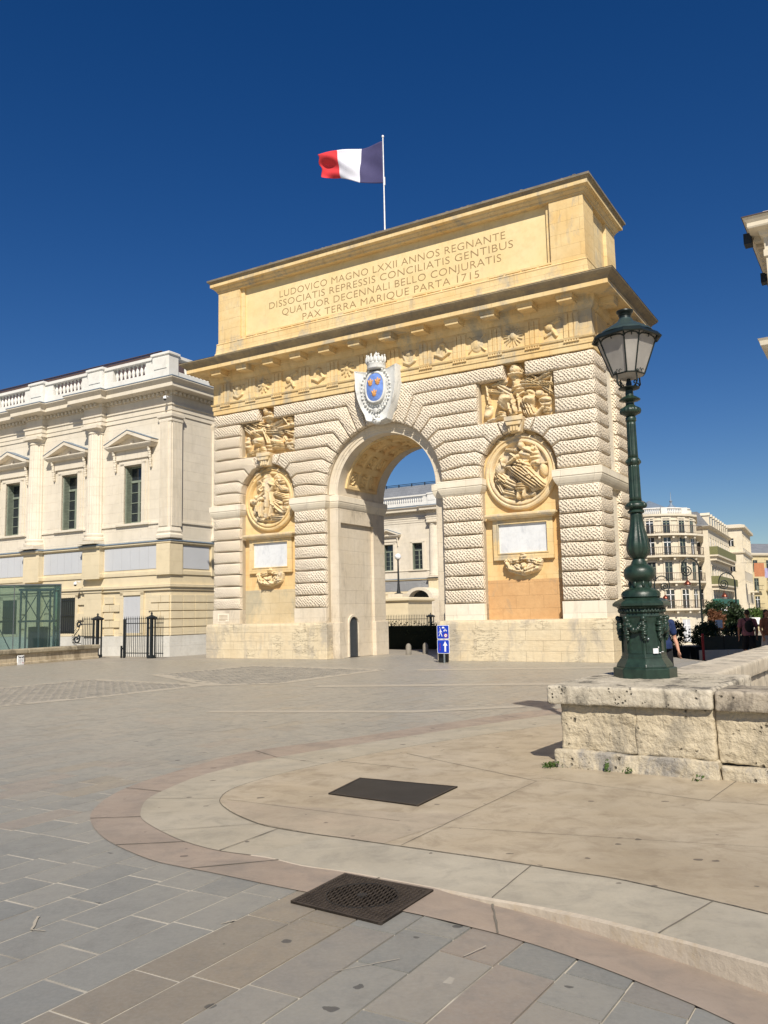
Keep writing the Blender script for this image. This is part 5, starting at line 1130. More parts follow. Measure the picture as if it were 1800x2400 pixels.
# ================================================================ ROAD SIGN + BIN
sp=Vector((CX,CY,0))+UX*2.98+VX*-1.25
sg=thing('road_sign','two stacked blue traffic signs on a post at the right of the arch opening','road sign',tuple(sp),-YAW-.03)
mb=MB(); mb.lathe([(.03,-.05),(.03,1.2)],0,.03,10); mb.build('post','steel',sg)
def rrect(w_,h,r,n=5):
    P=[]
    for cx_,cz_,a0 in ((w_/2-r,h/2-r,0),(-w_/2+r,h/2-r,90),(-w_/2+r,-h/2+r,180),(w_/2-r,-h/2+r,270)):
        for k in range(n+1): a=R(a0+90*k/n); P.append((cx_+r*math.cos(a),cz_+r*math.sin(a)))
    return P
def sgn(z,nm,label):
    mb=MB(); mb.prism([(x,zz+z) for x,zz in rrect(.44,.44,.04)],-.012,0); o=mb.build(nm,'white',sg,label=label)
    mb=MB(); mb.prism([(x,zz+z) for x,zz in rrect(.41,.41,.03)],-.016,-.011); mb.build('blue_face','signblue',o); return o
s1=sgn(.98,'sign_panel','square blue sign with walker, cyclist, car and speed roundel'); s2=sgn(.52,'sign_panel','square blue sign with white upward arrow and a red scrawl')
mb=MB()
# pedestrian
mb.ell((-.09,-.018,1.09-.02),(.018,.004,.018),8,6)
for pts,r in (([(-.09,1.04),(-.085,.96)],.018),([(-.085,.96),(-.05,.90),(-.035,.84)],.011),([(-.085,.96),(-.12,.90),(-.145,.85)],.011),([(-.09,1.03),(-.13,.99),(-.14,.95)],.008),([(-.09,1.03),(-.05,1.0),(-.03,.97)],.008)): mb.path([(x,-.018,z) for x,z in pts],r,6)
mb.build('walker_symbol','white',s1)
mb=MB()
for x in (.045,.125): mb.lathe([(.024,-.002),(.024,.002),(.018,.002),(.018,-.002)],0,0,14); b_=len(mb.v)-56; mb.v[b_:]=[(x+p[0],-.018+p[2],1.02+p[1]) for p in mb.v[b_:]]
for pts in ([(.045,1.02),(.07,1.065),(.11,1.06),(.125,1.02)],[(.07,1.06),(.085,1.02),(.11,1.06)],[(.075,1.07),(.09,1.10)]): mb.path([(x,-.018,z) for x,z in pts],.005,5)
mb.build('cyclist_symbol','white',s1)
mb=MB(); mb.prism([(-.03,1.10),(.06,1.10),(.06,1.125),(.04,1.13),(.03,1.15),(-.01,1.15),(-.02,1.13),(-.03,1.125)],-.02,-.015); mb.box(-.12,-.10,-.02,-.015,1.11,1.14); mb.build('car_symbol','white',s1)
def disc(mb,x,z,r,y0,y1,n=20): mb.prism([(x+r*math.cos(2*PI*k/n),z+r*math.sin(2*PI*k/n)) for k in range(n)],y0,y1)
mb=MB(); disc(mb,.10,.87,.065,-.018,-.015); mb.build('roundel','red',s1); mb=MB(); disc(mb,.10,.87,.048,-.020,-.015); mb.build('roundel_centre','white',s1)
textmesh('20',.055,.042,'roundel_number','blackcloth',s1,(.10,-.0205,.85),(PI/2,0,0),.001)
mb=MB(); mb.prism([(.04,.36),(.10,.36),(.10,.55),(.15,.55),(.07,.69),(-.01,.55),(.04,.55)],-.02,-.015); mb.build('arrow_symbol','white',s2)
mb=MB(); mb.path([(-.12+.02*math.sin(k*2.2),-.018,.62-.012*k) for k in range(20)],.006,5); mb.build('red_scrawl','red',s2)
bn=thing('litter_bin','low black bin behind the sign post','bin',tuple(sp+UX*-.16+VX*.3),-YAW); mb=MB(); mb.lathe([(.15,0),(.17,.05),(.18,.40),(.20,.42),(.20,.46),(.10,.48)],0,0,16); mb.build('bin_body','iron',bn,smooth=True,angle=40); mb=MB(); mb.lathe([(.205,.40),(.215,.42),(.205,.44)],0,0,16); mb.build('bin_rim','steel',bn)
# ================================================================ LEFT WALL, PLATE, GATES, KIOSK
E0=Vector((-12.1,35.75,0)); dirw=Vector((-1.9,-4.8,0)).normalized(); aw=math.atan2(dirw.y,dirw.x)
M['lwall']=stone('stained_low_wall_stone',(.48,.40,.28),(.58,.49,.35),ns=1,bd=.02,joints=(.75,.5,.01),stain=((.22,.17,.11),.7,1.1,.48),streak=.35); M['lcap']=stone('mossy_coping',(.34,.29,.20),(.44,.38,.27),ns=2,bd=.02,stain=((.12,.10,.07),.7,1.5,.5))
lw=thing('low_garden_wall','stained low stone wall at left in front of the courthouse','stone wall',tuple(E0),aw)
mb=MB(); mb.box(0,16,-.40,.0,-.3,.40); mb.build('wall_body','lwall',lw); mb=MB(); mb.box(-.02,16,-.42,.05,-.3,.10); mb.build('wall_foot','lwall',lw,bevel=.02)
mb=MB()
for a,b in ((-.05,1.4),(1.41,3.9),(3.91,6.4),(6.41,9),(9.01,16)): mb.box(a,b,-.46,.09,.40,.575)
mb.build('wall_coping','lcap',lw,bevel=.04)
pt=thing('wall_plate','small white square plaque with two black brow marks on the low left wall','plaque',tuple(E0+dirw*4.25+Vector((-dirw.y,dirw.x,0))*.03+Vector((0,0,-.02))),aw)
mb=MB(); mb.box(-.16,.16,-.01,.03,.02,.37); mb.build('plate','white',pt,bevel=.01)
mb=MB()
for s in (-1,1): mb.path([(s*.13,.034,.33),(s*.07,.034,.29),(s*.02,.034,.305)],.012,5)
mb.path([(-.06,.034,.2),(-.03,.034,.23),(-.07,.034,.13)],.003,5); mb.path([(.02,.034,.22),(.06,.034,.18),(.03,.034,.10)],.003,5); mb.build('brow_marks','iron',pt)
mb=MB(); mb.box(-.12,-.08,.031,.034,.07,.11); mb.build('red_mark','red',pt)
def gpost(mb,x,z0,z1,w_=.15):
    mb.box(x-w_,x+w_,-w_,w_,z0,z0+.12)
    for a in (-1,1):
        for b_ in (-1,1): mb.box(x+a*w_*.75-.025,x+a*w_*.75+.025,b_*w_*.75-.025,b_*w_*.75+.025,z0,z1)
    mb.box(x-.05,x+.05,-.05,.05,z0,z1); mb.sweep([(.0,z1-.04),(.03,z1),(.03,z1+.04),(-.06,z1+.10),(-.12,z1+.14)],x-w_,x+w_,-w_,w_); mb.lathe([(.05,z1+.12),(.03,z1+.17),(.05,z1+.2),(.0,z1+.28)],x,0,8)
def bars(mb,x0,x1,z0,z1,st=.105,rails=(.2,.9,1.42)):
    n=int((x1-x0)/st)
    for k in range(n+1):
        x=x0+(x1-x0)*k/n; mb.path([(x,0,z0),(x,0,z1-.12)],.014,6); mb.lathe([(.014,z1-.14),(.03,z1-.11),(.014,z1-.08),(.0,z1+.02)],x,0,6)
    for z in rails: mb.box(x0-.02,x1+.02,-.02,.02,z-.018,z+.018)
g1=thing('iron_gate','tall black spiked iron gate beside the courthouse corner','gate',tuple(Vector((CX,CY,0))+UX*-11.5+VX*-.6),-YAW)
mb=MB(); bars(mb,-.80,.62,.04,1.72); mb.box(-.84,-.76,-.04,.04,0,1.6); mb.build('gate_leaf','iron',g1); mb=MB(); gpost(mb,.78,0,1.62,.13); mb.build('gate_post','iron',g1)
mb=MB(); bars(mb,.98,1.42,.06,1.72); mb.build('side_railing','iron',g1); mb=MB(); mb.box(-1.0,-.94,-.03,.03,0,.5); mb.box(-.94,-.82,-.05,.02,.35,.42); mb.build('gate_stop','iron',g1)
g2=thing('iron_railing','black iron railing and scrollwork end behind the low left wall','railing',tuple(Vector((CX,CY,0))+UX*-14.4+VX*-.6),-YAW)
mb=MB(); bars(mb,-.52,.25,.1,1.75); mb.build('spiked_bars','iron',g2); mb=MB(); gpost(mb,.45,0,1.62,.15); mb.build('gate_post','iron',g2)
mb=MB()
def spiral(cx_,cz_,r,turn,a0,sg): return [(cx_+(r*(1-t/16))*math.cos(a0+sg*t*turn/14),0,cz_+(r*(1-t/16))*math.sin(a0+sg*t*turn/14)) for t in range(15)]
mb.path(spiral(-.75,1.38,.16,7,0,1),.035,6); mb.path(spiral(-.88,.78,.22,8,1,-1),.035,6); mb.path(spiral(-.72,.88,.12,6,3,1),.03,6); mb.path([(-.6,0,1.55),(-.75,0,1.2),(-1.02,0,.95),(-1.12,0,.62),(-.6,0,.6)],.02,6)
for k in range(12): a=R(100+15*k); mb.path([(-.86+.26*math.cos(a),0,.85+.3*math.sin(a)),(-.86+.36*math.cos(a+.2),0,.85+.42*math.sin(a+.2))],[.014,.004],5)
for k in range(8): a=R(60+22*k); mb.path([(-.75+.16*math.cos(a),0,1.38+.16*math.sin(a)),(-.75+.27*math.cos(a+.2),0,1.38+.27*math.sin(a+.2))],[.012,.004],5)
mb.build('scrollwork','iron',g2)
kp=Vector((CX,CY,0))+UX*-17.7+VX*-2.0
kk=thing('glass_lift_kiosk','green-tinted glass lift enclosure with steel frame behind the low left wall','glass kiosk',tuple(kp),-YAW+R(37))
mb=MB(); Wk,Dk=1.98,1.7
KP=[(0,0),(Wk,0),(Wk-.72,Dk),(-2.9,2.5),(-2.9,.8)]
for (a,b),(c,d) in zip(KP,KP[1:]+KP[:1]): mb.add([(a,b,-.1),(c,d,-.1),(c,d,3.18),(a,b,3.18)],[(0,1,2,3)])
mb.add([(a,b,3.19) for a,b in KP],[tuple(range(5))]); mb.build('glass_walls','kglass',kk)
mb=MB()
for x,y in ((.2,.3),(Wk-.35,.3),(Wk/2,.3),(.1,1.4),(1.15,1.4),(.6,1.4)): mb.box(x-.035,x+.035,y-.035,y+.035,-.1,3.0)
for z in (1.55,2.95): 
    mb.box(.1,Wk-.3,.27,.35,z,z+.09); mb.box(.1,1.2,1.36,1.44,z,z+.09); mb.path([(.15,.3,z+.04),(.1,1.4,z+.04)],.04,6); mb.path([(Wk-.35,.3,z+.04),(1.15,1.4,z+.04)],.04,6)
mb.path([(.22,.3,1.6),(Wk/2,.3,2.95)],.02,6); mb.path([(Wk-.37,.3,1.6),(Wk/2,.3,2.95)],.02,6); mb.path([(.22,.3,2.95),(Wk/2,.3,1.6)],.02,6); mb.path([(Wk-.37,.3,2.95),(Wk/2,.3,1.6)],.02,6)

for x in (-.9,-1.9): mb.box(x-.03,x+.03,.75,.81,-.1,3.0)
mb.path([(-.0,.1,1.6),(-2.9,.9,1.6)],.05,6); mb.path([(-.1,.2,.2),(-.9,.5,1.6)],.02,6)
mb.build('steel_frame','steel',kk)
mb=MB(); mb.box(.45,1.15,.6,1.2,-.1,1.35); mb.box(.6,.95,.5,.6,.1,1.1); mb.box(-2.0,-1.2,1.1,1.9,-.1,2.3); mb.build('lift_machinery','lampcap',kk,bevel=.02)
mb=MB(); [mb.path([(a,b,3.19),(c,d,3.19)],.03,4) for (a,b),(c,d) in zip(KP,KP[1:]+KP[:1])]; [mb.path([(a,b,-.1),(a,b,3.19)],.022,4) for a,b in KP]; mb.build('edge_trim','steel',kk)
M['bollard']=plain('grey_bollard_stone',(.22,.20,.17),.8)
# ================================================================ BEHIND THE ARCH
rg=random.Random(3)
def at_uv(u,v,z=0): return Vector((CX,CY,z))+UX*u+VX*v
hd=thing('hedge','dense dark clipped hedge in shade behind the arch opening','hedge',tuple(at_uv(-2.2,8.5)),-YAW)
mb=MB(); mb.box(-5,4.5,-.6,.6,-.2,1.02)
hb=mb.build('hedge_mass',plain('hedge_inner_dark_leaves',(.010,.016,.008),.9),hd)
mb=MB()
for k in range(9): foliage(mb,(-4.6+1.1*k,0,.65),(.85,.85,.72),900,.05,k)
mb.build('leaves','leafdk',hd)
fb=thing('iron_fence','black spiked iron fence behind the hedge','fence',tuple(at_uv(-15.1,26,-.25)),-YAW); mb=MB(); bars(mb,-7,3.1,.0,1.78,.13,(.25,1.45)); mb.build('spiked_bars','iron',fb); mb=MB(); gpost(mb,3.3,0,1.6,.2); mb.build('fence_post','iron',fb)
for u,v,l in ((-.62,4.25,'right stone bollard behind the arch'),(-.96,3.48,'left stone bollard behind the arch')):
    mb=MB(); mb.lathe([(.11,0),(.11,.30),(.09,.37),(.05,.42),(.0,.43)],0,0,14); o=mb.build('bollard','bollard',None,smooth=True,angle=50); o.location=at_uv(u,v); tag(o,l,'bollard','stone bollards behind the arch')
pd=thing('stone_gatehouse','cream stone pedestal building with arched doorway seen through the arch','building',tuple(at_uv(-17.9,32)),-YAW)
mb=MB(); mb.box(-5,1.0,0,4,-.8,2.55); mb.build('wall','chy',pd); mb=MB(); mb.sweep([(-.1,2.5),(.1,2.55),(.2,2.62),(.2,2.75),(.0,2.8),(-.1,2.86)],-5,1.0,0,4); mb.build('cornice','chy',pd)
mb=MB(); mb.box(-1.1,.2,.5,1.6,2.8,3.15); mb.build('lamp_plinth','ch',pd)
gl=thing('globe_lamp','small globe lamp on the cream pedestal through the arch','street lamp',tuple(at_uv(-18.3,33,3.12)),0)
mb=MB(); mb.lathe([(.38,0),(.36,.06),(.16,.14),(.12,.4),(.08,.9),(.06,2.7),(.12,2.75),(.12,2.8)],0,0,12); mb.build('post','iron',gl,smooth=True,angle=40); mb=MB(); mb.ell((0,0,3.0),(.26,.26,.26),16,10); mb.build('globe','white',gl,smooth=True)
ar=thing('arched_portal','small pale archway on the courthouse wing through the arch','archway',tuple(at_uv(-22.2,43.5)),-YAW)
mb=MB(); A1=[(-1.5,-.8),(-1.5,2.9)]+[(-1.5*math.cos(PI*k/12),2.9+1.1*math.sin(PI*k/12)) for k in range(1,12)]+[(1.5,2.9),(1.5,-.8)]
A2=[(x*.72,z if z<2.9 else 2.9+(z-2.9)*.75) for x,z in A1]; n_=len(A1)
mb.add([(x,0,z) for x,z in A1]+[(x,0,z) for x,z in A2]+[(x,2.4,z) for x,z in A1]+[(x,2.4,z) for x,z in A2],[(k,k+1,n_+k+1,n_+k) for k in range(n_-1)]+[(k,k+1,2*n_+k+1,2*n_+k) for k in range(n_-1)]+[(n_+k,n_+k+1,3*n_+k+1,3*n_+k) for k in range(n_-1)])
mb.build('arch_ring','ch',ar); mb=MB(); mb.prism(A2,.9,.95); mb.build('dark_opening','pane',ar)
# ================================================================ RIGHT BUILDING (only its cornices reach into view)
rb=thing('corner_building','cream building with deep bracketed cornices at the right edge','building',(10.52,21.95,0),-YAW)
RW,RDp,HB_=16,9.5,12
mb=MB(); mb.box(.0,RW,.0,RDp,-1,12.3); mb.build('wall','tower',rb)
mb=MB(); mb.sweep([(-.05,11.0),(.05,11.02),(.05,11.2),(.02,11.22),(.02,11.55),(.10,11.6),(.14,11.72),(.36,11.76),(.38,11.80),(.38,11.9),(.44,11.98),(.48,12.04),(-.1,12.1)],0,RW,0,RDp); mb.build('roof_cornice','tower',rb)
mb=MB(); mb.sweep([(.30,12.03),(.50,12.045),(.50,12.07),(-.1,12.2)],0,RW,0,RDp); mb.build('cornice_flashing','copper',rb)
mb=MB()
for k in range(40): mb.box(.2+k*.4,.34+k*.4,-.30,.0,11.60,11.75)
for k in range(23): mb.box(-.30,0,.3+k*.4,.44+k*.4,11.60,11.75)
mb.build('cornice_brackets','tower',rb)
mb=MB(); mb.sweep([(-.05,8.2),(.06,8.25),(.1,8.4),(.28,8.5),(.30,8.62),(.34,8.68),(-.1,8.75)],0,RW,0,RDp); mb.build('middle_cornice','tower',rb)
mb=MB(); mb.box(.25,RW-.25,.2,RDp-.2,12.1,12.75); mb.build('parapet','tower',rb)
mb=MB(); mb.box(-.55,-.35,.15,.5,11.55,11.85); mb.build('floodlight','iron',rb); mb=MB(); mb.box(-.5,-.33,3.3,3.6,11.5,11.8); mb.build('floodlight','iron',rb)
for fl_ in range(3):
    for k in range(5):
        x=1.6+3.1*k; z=1.2+3.7*fl_
        mb=MB(); mb.box(x-.6,x+.6,-.06,.02,z-.1,z+2.2); o=mb.build('window_surround','tower',rb); mb=MB(); mb.box(x-.45,x+.45,-.075,.0,z,z+2.0); mb.build('window_pane','pane',rb)
# ================================================================ FAR BUILDINGS
def railing(mb,pts,z,h=.95,st=.5):
    for a,b in zip(pts[:-1],pts[1:]):
        a=Vector(a);b=Vector(b)
        for zz,t in ((z+h,.035),(z+.08,.02)): mb.path([(a.x,a.y,zz),(b.x,b.y,zz)],t,4)
        n=max(1,int((b-a).length/st))
        for k in range(n): p=a.lerp(b,k/n); mb.path([(p.x,p.y,z),(p.x,p.y,z+h)],.018,4)
def facade_windows(b,a,c,floors,n,w_,h,mat='pane',out=.03,frame='tower',start=.5,shut=False,side=1):
    """windows on segment a->c (2D), outward normal to the right of the direction"""
    a=Vector(a);c=Vector(c); d=(c-a).normalized(); nn=Vector((d.y,-d.x))*side; L=(c-a).length
    for z in floors:
        for k in range(n):
            p=a+d*L*(k+start)/n
            def pts(hw,o0,o1,z0,z1,mb):
                P=[p-d*hw+nn*o0,p+d*hw+nn*o0,p+d*hw+nn*o1,p-d*hw+nn*o1]; mb.prism([tuple(v) for v in P],z0,z1,axis='z')
            mb=MB(); pts(w_/2,-.05,out,z,z+h,mb); o=mb.build('window','pane' if mat=='pane' else mat,b)
            mb=MB()
            for hw in (0,): pts(.045,out,out+.03,z,z+h,mb)
            pts(w_/2,out,out+.03,z+h*.72,z+h*.72+.07,mb); mb.build('window_frame','white' if rnd.random()<.6 else 'shutter',o)
            mb=MB(); 
            for s_ in (-1,1): 
                q=p+d*s_*(w_/2+.09); mb.prism([tuple(v) for v in (q-d*.09-nn*.02,q+d*.09-nn*.02,q+d*.09+nn*.09,q-d*.09+nn*.09)],z-.02,z+h+.15,axis='z')
            pts(w_/2+.18,-.02,.10,z+h+.01,z+h+.2,mb); mb.build('window_surround',frame,b)
FA=thing('round_corner_apartment_block','cream apartment block with rounded corner, four balconies and balustraded roof','building',(33.4,104.5,-3),0)
C0=(0,0); RR=4.9
def arcp(r,a0,a1,n=14): return [(r*math.cos(R(a0+(a1-a0)*k/n)),r*math.sin(R(a0+(a1-a0)*k/n))) for k in range(n+1)]
e1=arcp(RR,200,318); last=e1[-1]; dirS=Vector((math.cos(R(70)),math.sin(R(70)))); end=(last[0]+.6+dirS.x*9,last[1]+.4+dirS.y*9)
foot=e1+[(last[0]+.55,last[1]+.45),end,(-6,14),(-9,8)]
mb=MB(); mb.prism(foot,0,15.6,axis='z'); mb.build('wall','tower',FA)
zf=[1.5+3,4.7+3,7.75+3,10.3+3]
def outset(P,d): return offset_poly(P,-d)
FO=outset(foot,.85); 
for i,z in enumerate(zf):
    mb=MB(); m_=len(e1)+2; Q=FO[:m_]; 
    mb.prism(Q+[tuple(Vector(p)) for p in offset_poly(foot,.1)[:m_][::-1]],z-.22,z,axis='z'); bl=mb.build('balcony','tower',FA)
    mb=MB(); railing(mb,outset(foot,.78)[:m_],z,.95,.2); mb.build('balcony_railing','railbrown',bl)
    mb=MB()
    for k in range(1,len(e1),2):
        p=Vector(e1[k]); q_=Vector(FO[k]); d=(q_-p); t=Vector((-d.y,d.x)).normalized()*.12
        mb.prism([tuple(p-t),tuple(p+t),tuple(p+d*.8+t),tuple(p+d*.8-t)],z-.55,z-.2,axis='z')
    mb.build('balcony_brackets','tower',bl)
for zb_,hh,w_ in ((13.35,1.75,.8),(10.75,2.1,.82),(7.75,2.2,.85),(4.5,2.2,.95)):
    for ang in (226,248,270,293,315):
        a=Vector((RR*math.cos(R(ang-6)),RR*math.sin(R(ang-6)))); c=Vector((RR*math.cos(R(ang+6)),RR*math.sin(R(ang+6)))); facade_windows(FA,a,c,[zb_],1,w_,hh,out=.08,side=1)
    facade_windows(FA,(last[0]+.75,last[1]+1.0),end,[zb_],3,.8,hh*.9,side=1)
facade_windows(FA,(RR*math.cos(R(250)),RR*math.sin(R(250))),(RR*math.cos(R(262)),RR*math.sin(R(262))),[1.0],1,1.2,2.2,'zinc',out=.1); facade_windows(FA,(RR*math.cos(R(285)),RR*math.sin(R(285))),(RR*math.cos(R(297)),RR*math.sin(R(297))),[.6],1,1.1,2.6,'zinc',out=.1)
mb=MB(); F2=outset(foot,.25); mb.prism(F2,15.45,15.7,axis='z'); mb.prism(outset(foot,.12),14.9,15.02,axis='z'); mb.build('roof_cornice','tower',FA)
mb=MB(); Pq=offset_poly(foot,.15)
for k in range(len(e1)-1):
    a,b=Vector(Pq[k]),Vector(Pq[k+1])
    for t in range(3): p=a.lerp(b,t/3); mb.lathe([(.07,15.7),(.11,15.95),(.05,16.2),(.07,16.3)],p.x,p.y,6)
for a,b in zip(Pq[:len(e1)-1],Pq[1:len(e1)]):
    a=Vector(a);b=Vector(b); mb.path([(a.x,a.y,16.36),(b.x,b.y,16.36)],.12,4)
for k in (3,8,12): p=Pq[k]; mb.box(p[0]-.35,p[0]+.35,p[1]-.3,p[1]+.3,15.7,16.45)
mb.build('roof_balustrade','chw',FA)
mb=MB(); n_=len(e1); mb.add([(x*.86,y*.86,15.7) for x,y in e1]+[(1.5,9,15.7),(-5,8,15.7),(0.2,1.5,18.1)],[(i,(i+1)%(n_+2),n_+2) for i in range(n_+2)]); mb.build('lead_roof','lead',FA)
mb=MB(); mb.add([(-6,2,15.7),(-1.8,2.0,18.0),(5.3,5.5,15.8),(-2,9,17.8),(-6,10,15.7)],[(0,2,1),(1,2,3),(0,1,3,4),(0,4,2)]); mb.build('tile_roof','tile',FA)
mb=MB(); mb.box(2.6,5.9,2.8,9.5,15.6,16.9); mb.build('attic_storey','tower',FA)
mb=MB(); mb.lathe([(1.0,16.9),(.95,17.3),(.6,17.8),(.2,18.1),(.12,18.4),(.22,18.6),(.05,18.8),(.03,19.8)],4.6,6.4,12); mb.build('dome_finial','lead',FA,smooth=True,angle=50)
FB=thing('balconied_terrace','narrow cream terrace with slate mansard and long olive-screened balconies','building',(42.3,110,-4),R(62))
Lb=24; mb=MB(); mb.box(0,Lb,0,9,0,16.1); mb.build('wall','tower',FB)
mb=MB(); mb.add([(0,-.2,16.1),(Lb,-.2,16.1),(Lb,1.2,18.1),(0,1.2,18.1),(0,9,16.1),(Lb,9,16.1),(Lb,8,18.1),(0,8,18.1)],[(0,1,2,3),(3,2,6,7),(0,3,7,4),(1,5,6,2),(4,7,6,5)]); mb.build('mansard_roof','slate',FB)
mb=MB(); mb.sweep([(-.1,15.8),(.3,15.9),(.5,16.1),(-.1,16.2)],0,Lb,0,9); mb.build('cornice','tower',FB)
for k in range(9):
    mb=MB(); x=1.3+2.6*k; mb.box(x-.5,x+.5,-.15,1,16.3,17.6); mb.prism([(x-.65,17.6),(x+.65,17.6),(x,18.0)],-.2,1); d_=mb.build('dormer','tower',FB); mb=MB(); mb.box(x-.33,x+.33,-.17,-.1,16.45,17.4); mb.build('dormer_window','pane',d_)
for z,mt in ((12.4,'leafscreen'),(8.55,'leafscreen'),(5.6,'greenscreen')):
    if mt not in M: M[mt]=plain('olive_balcony_screen' if mt=='leafscreen' else 'green_balcony_screen',(.16,.16,.07) if mt=='leafscreen' else (.03,.13,.10),.9)
    mb=MB(); mb.box(.3,Lb-1,-1.0,0,z-.22,z); b_=mb.build('balcony','tower',FB); mb=MB(); mb.box(.3,Lb-1,-1.0,-.96,z,z+1.05); mb.box(.28,.32,-1.0,0,z,z+1.05); mb.build('balcony_screen',mt,b_)
    mb=MB()
    for k in range(18): mb.box(.6+1.25*k,.85+1.25*k,-.8,0,z-.75,z-.2)
    mb.build('balcony_brackets','tower',b_)
facade_windows(FB,(0,0),(Lb,0),[12.45,8.7,5.7,1.4],9,1.0,2.2)
facade_windows(FB,(0,9),(0,0),[12.45,8.7,5.7],3,.9,2.2)
FC=thing('plain_apartment_block','tall plain cream apartment block with flat roof beyond the mansard terrace','building',(57.2,134,-4),R(63))
mb=MB(); mb.box(-4,14,0,10,0,17.9); mb.build('wall','tower',FC); mb=MB(); mb.sweep([(-.1,17.6),(.5,17.7),(.5,18.1),(-.2,18.3)],-4,14,0,10); mb.sweep([(-.1,13.6),(.25,13.8),(.3,14.0),(-.1,14.1)],-4,14,0,10); mb.build('cornice','tower',FC)
facade_windows(FC,(-4,0),(14,0),[14.6,11,7.5,4],6,.9,1.9); facade_windows(FC,(-4,10),(-4,0),[14.9,11],3,.8,1.2)
mb=MB(); mb.box(5,9,-1.1,0,7.8,8.0); b_=mb.build('balcony','tower',FC); mb=MB(); mb.box(5,9,-1.1,-1.05,8,8.9); mb.build('balcony_railing','shutter',b_)
bnr=thing('orange_banner','orange and lilac banner hung across the street','banner',(56.6,128,6.0),R(10)); mb=MB(); mb.grid(lambda i,j:(-.85+1.7*i,.05*math.sin(i*9+j*4),2.05*j),10,10); mb.build('cloth','orangecloth',bnr); mb=MB(); mb.grid(lambda i,j:(.88+.5*i,.05*math.sin(i*9+j*4),-.2+1.5*j),4,8); mb.build('cloth',plain('lilac_cloth',(.35,.33,.5),.8),bnr)
mb=MB(); mb.path([(-3,0,2.1),(3,0,2.1)],.02,4); mb.build('cord','iron',bnr)
FD=thing('yellow_apartment_block','yellow rendered apartment block farthest away at the right edge','building',(70.3,160,-5),R(20))
mb=MB(); mb.box(-2,14,0,10,0,16.2); mb.build('wall','towery',FD); mb=MB(); mb.sweep([(-.1,15.9),(.4,16.1),(.5,16.4),(-.2,16.6)],-2,14,0,10); mb.build('cornice','tower',FD); mb=MB(); mb.add([(-2,0,16.5),(14,0,16.5),(14,10,16.5),(-2,10,16.5),(2,5,18.8),(10,5,18.8)],[(0,1,5,4),(1,2,5),(2,3,4,5),(3,0,4)]); mb.build('roof','slate',FD)
facade_windows(FD,(-2,0),(14,0),[13,9.6,6.2,2.8],5,1.1,2.2,frame='towery')
for z in (9.5,6.1):
    for k in range(5): x=-2+16*(k+.5)/5; mb=MB(); mb.box(x-1,x+1,-.8,0,z-.15,z); b_=mb.build('balcony','towery',FD); mb=MB(); railing(mb,[(x-1,-.8),(x+1,-.8)],z,.9,.3); mb.build('balcony_railing','iron',b_)
# ================================================================ SCROLL STREET LIGHTS
def scroll_lamp(loc,rz,H,label,flip=1):
    t=thing('scroll_street_light',label,'street light',loc,rz,'scroll-armed street lights')
    mb=MB(); pts=[(0,0,0),(0,0,H-1.1)]+[(flip*(-.62+.62*math.cos(R(a))),0,H-1.1+.72*math.sin(R(a))) for a in range(12,180,12)]
    x0=flip*-1.24
    pts+=[(x0-flip*.0+flip*(.0),0,H-1.1-.1)]
    c=(flip*-.86,0,H-1.25)
    pts+=[(c[0]+flip*(-.40*(1-k/22))*math.cos(R(20+k*38)),0,c[2]-(.40*(1-k/22))*math.sin(R(20+k*38))) for k in range(20)]
    mb.path(pts,[.07]*2+[.045]*(len(pts)-2),8); mb.build('pole','greendk',t,smooth=True,angle=50)
    mb=MB(); mb.path([(c[0],0,c[2]-.38),(c[0],0,c[2]-.72)],.015,5); mb.lathe([(.03,c[2]-.68),(.10,c[2]-.74),(.22,c[2]-.88),(.24,c[2]-.98),(.18,c[2]-1.02)],c[0],0,14); mb.build('lantern_cap','redlamp',t,smooth=True,angle=50)
    mb=MB(); mb.lathe([(.18,c[2]-1.0),(.15,c[2]-1.12),(.0,c[2]-1.18)],c[0],0,12); mb.build('lantern_bowl','lampglass',t,smooth=True)
scroll_lamp((22.25,60,-1.3),0,6.75,'nearest scroll-topped green street light, centred before the rounded block'); scroll_lamp((27.2,66,-1.5),0,6.1,'right-hand scroll street light standing before the dark tree'); scroll_lamp((22.2,70,-1.7),0,6.3,'left scroll street light half hidden by the big lamp post',-1)
# ================================================================ PLANTS, PLANTERS, BIKE ON THE RIGHT
def tree(name,label,loc,r,h,mat,n,size,seed,cat='tree',mat2=None):
    t=thing(name,label,cat,loc); mb=MB(); mb.path([(0,0,-.3),(.05,0,h*.5),(.1,.05,h)],[.12,.08,.04],8)
    for k in range(5): a=k*1.3; mb.path([(.05,0,h*.5+.1*k),(r[0]*.5*math.cos(a),r[1]*.5*math.sin(a),h+r[2]*.3*math.sin(k))],[.045,.015],6)
    mb.build('trunk','bark',t); mb=MB(); rg=random.Random(seed)
    for k in range(9): foliage(mb,(rg.uniform(-.55,.55)*r[0],rg.uniform(-.55,.55)*r[1],h+rg.uniform(-.5,.55)*r[2]),tuple(x*rg.uniform(.38,.6) for x in r),n//9,size,seed*10+k)
    mb.build('crown',mat,t); return t
tree('street_tree','dark green tree crown in front of the mansard terrace',(18.3,46,-.9),(1.25,1.1,1.2),2.0,'leafdk',9000,.075,1); tree('ornamental_tree','rust-red leaved small tree beside the dark green tree',(17.25,44.5,-.85),(.62,.6,.62),1.75,'leafred',4200,.06,2)
tree('shrub_tree','light green bushy tree at the right edge behind two pedestrians',(19.6,47,-.9),(.75,.7,.62),1.75,'leafdk',4200,.07,3); tree('young_tree','small green tree beyond the two pedestrians, farthest right',(21.4,50,-1.0),(1.0,.8,.7),1.9,'leaf',3600,.07,4)
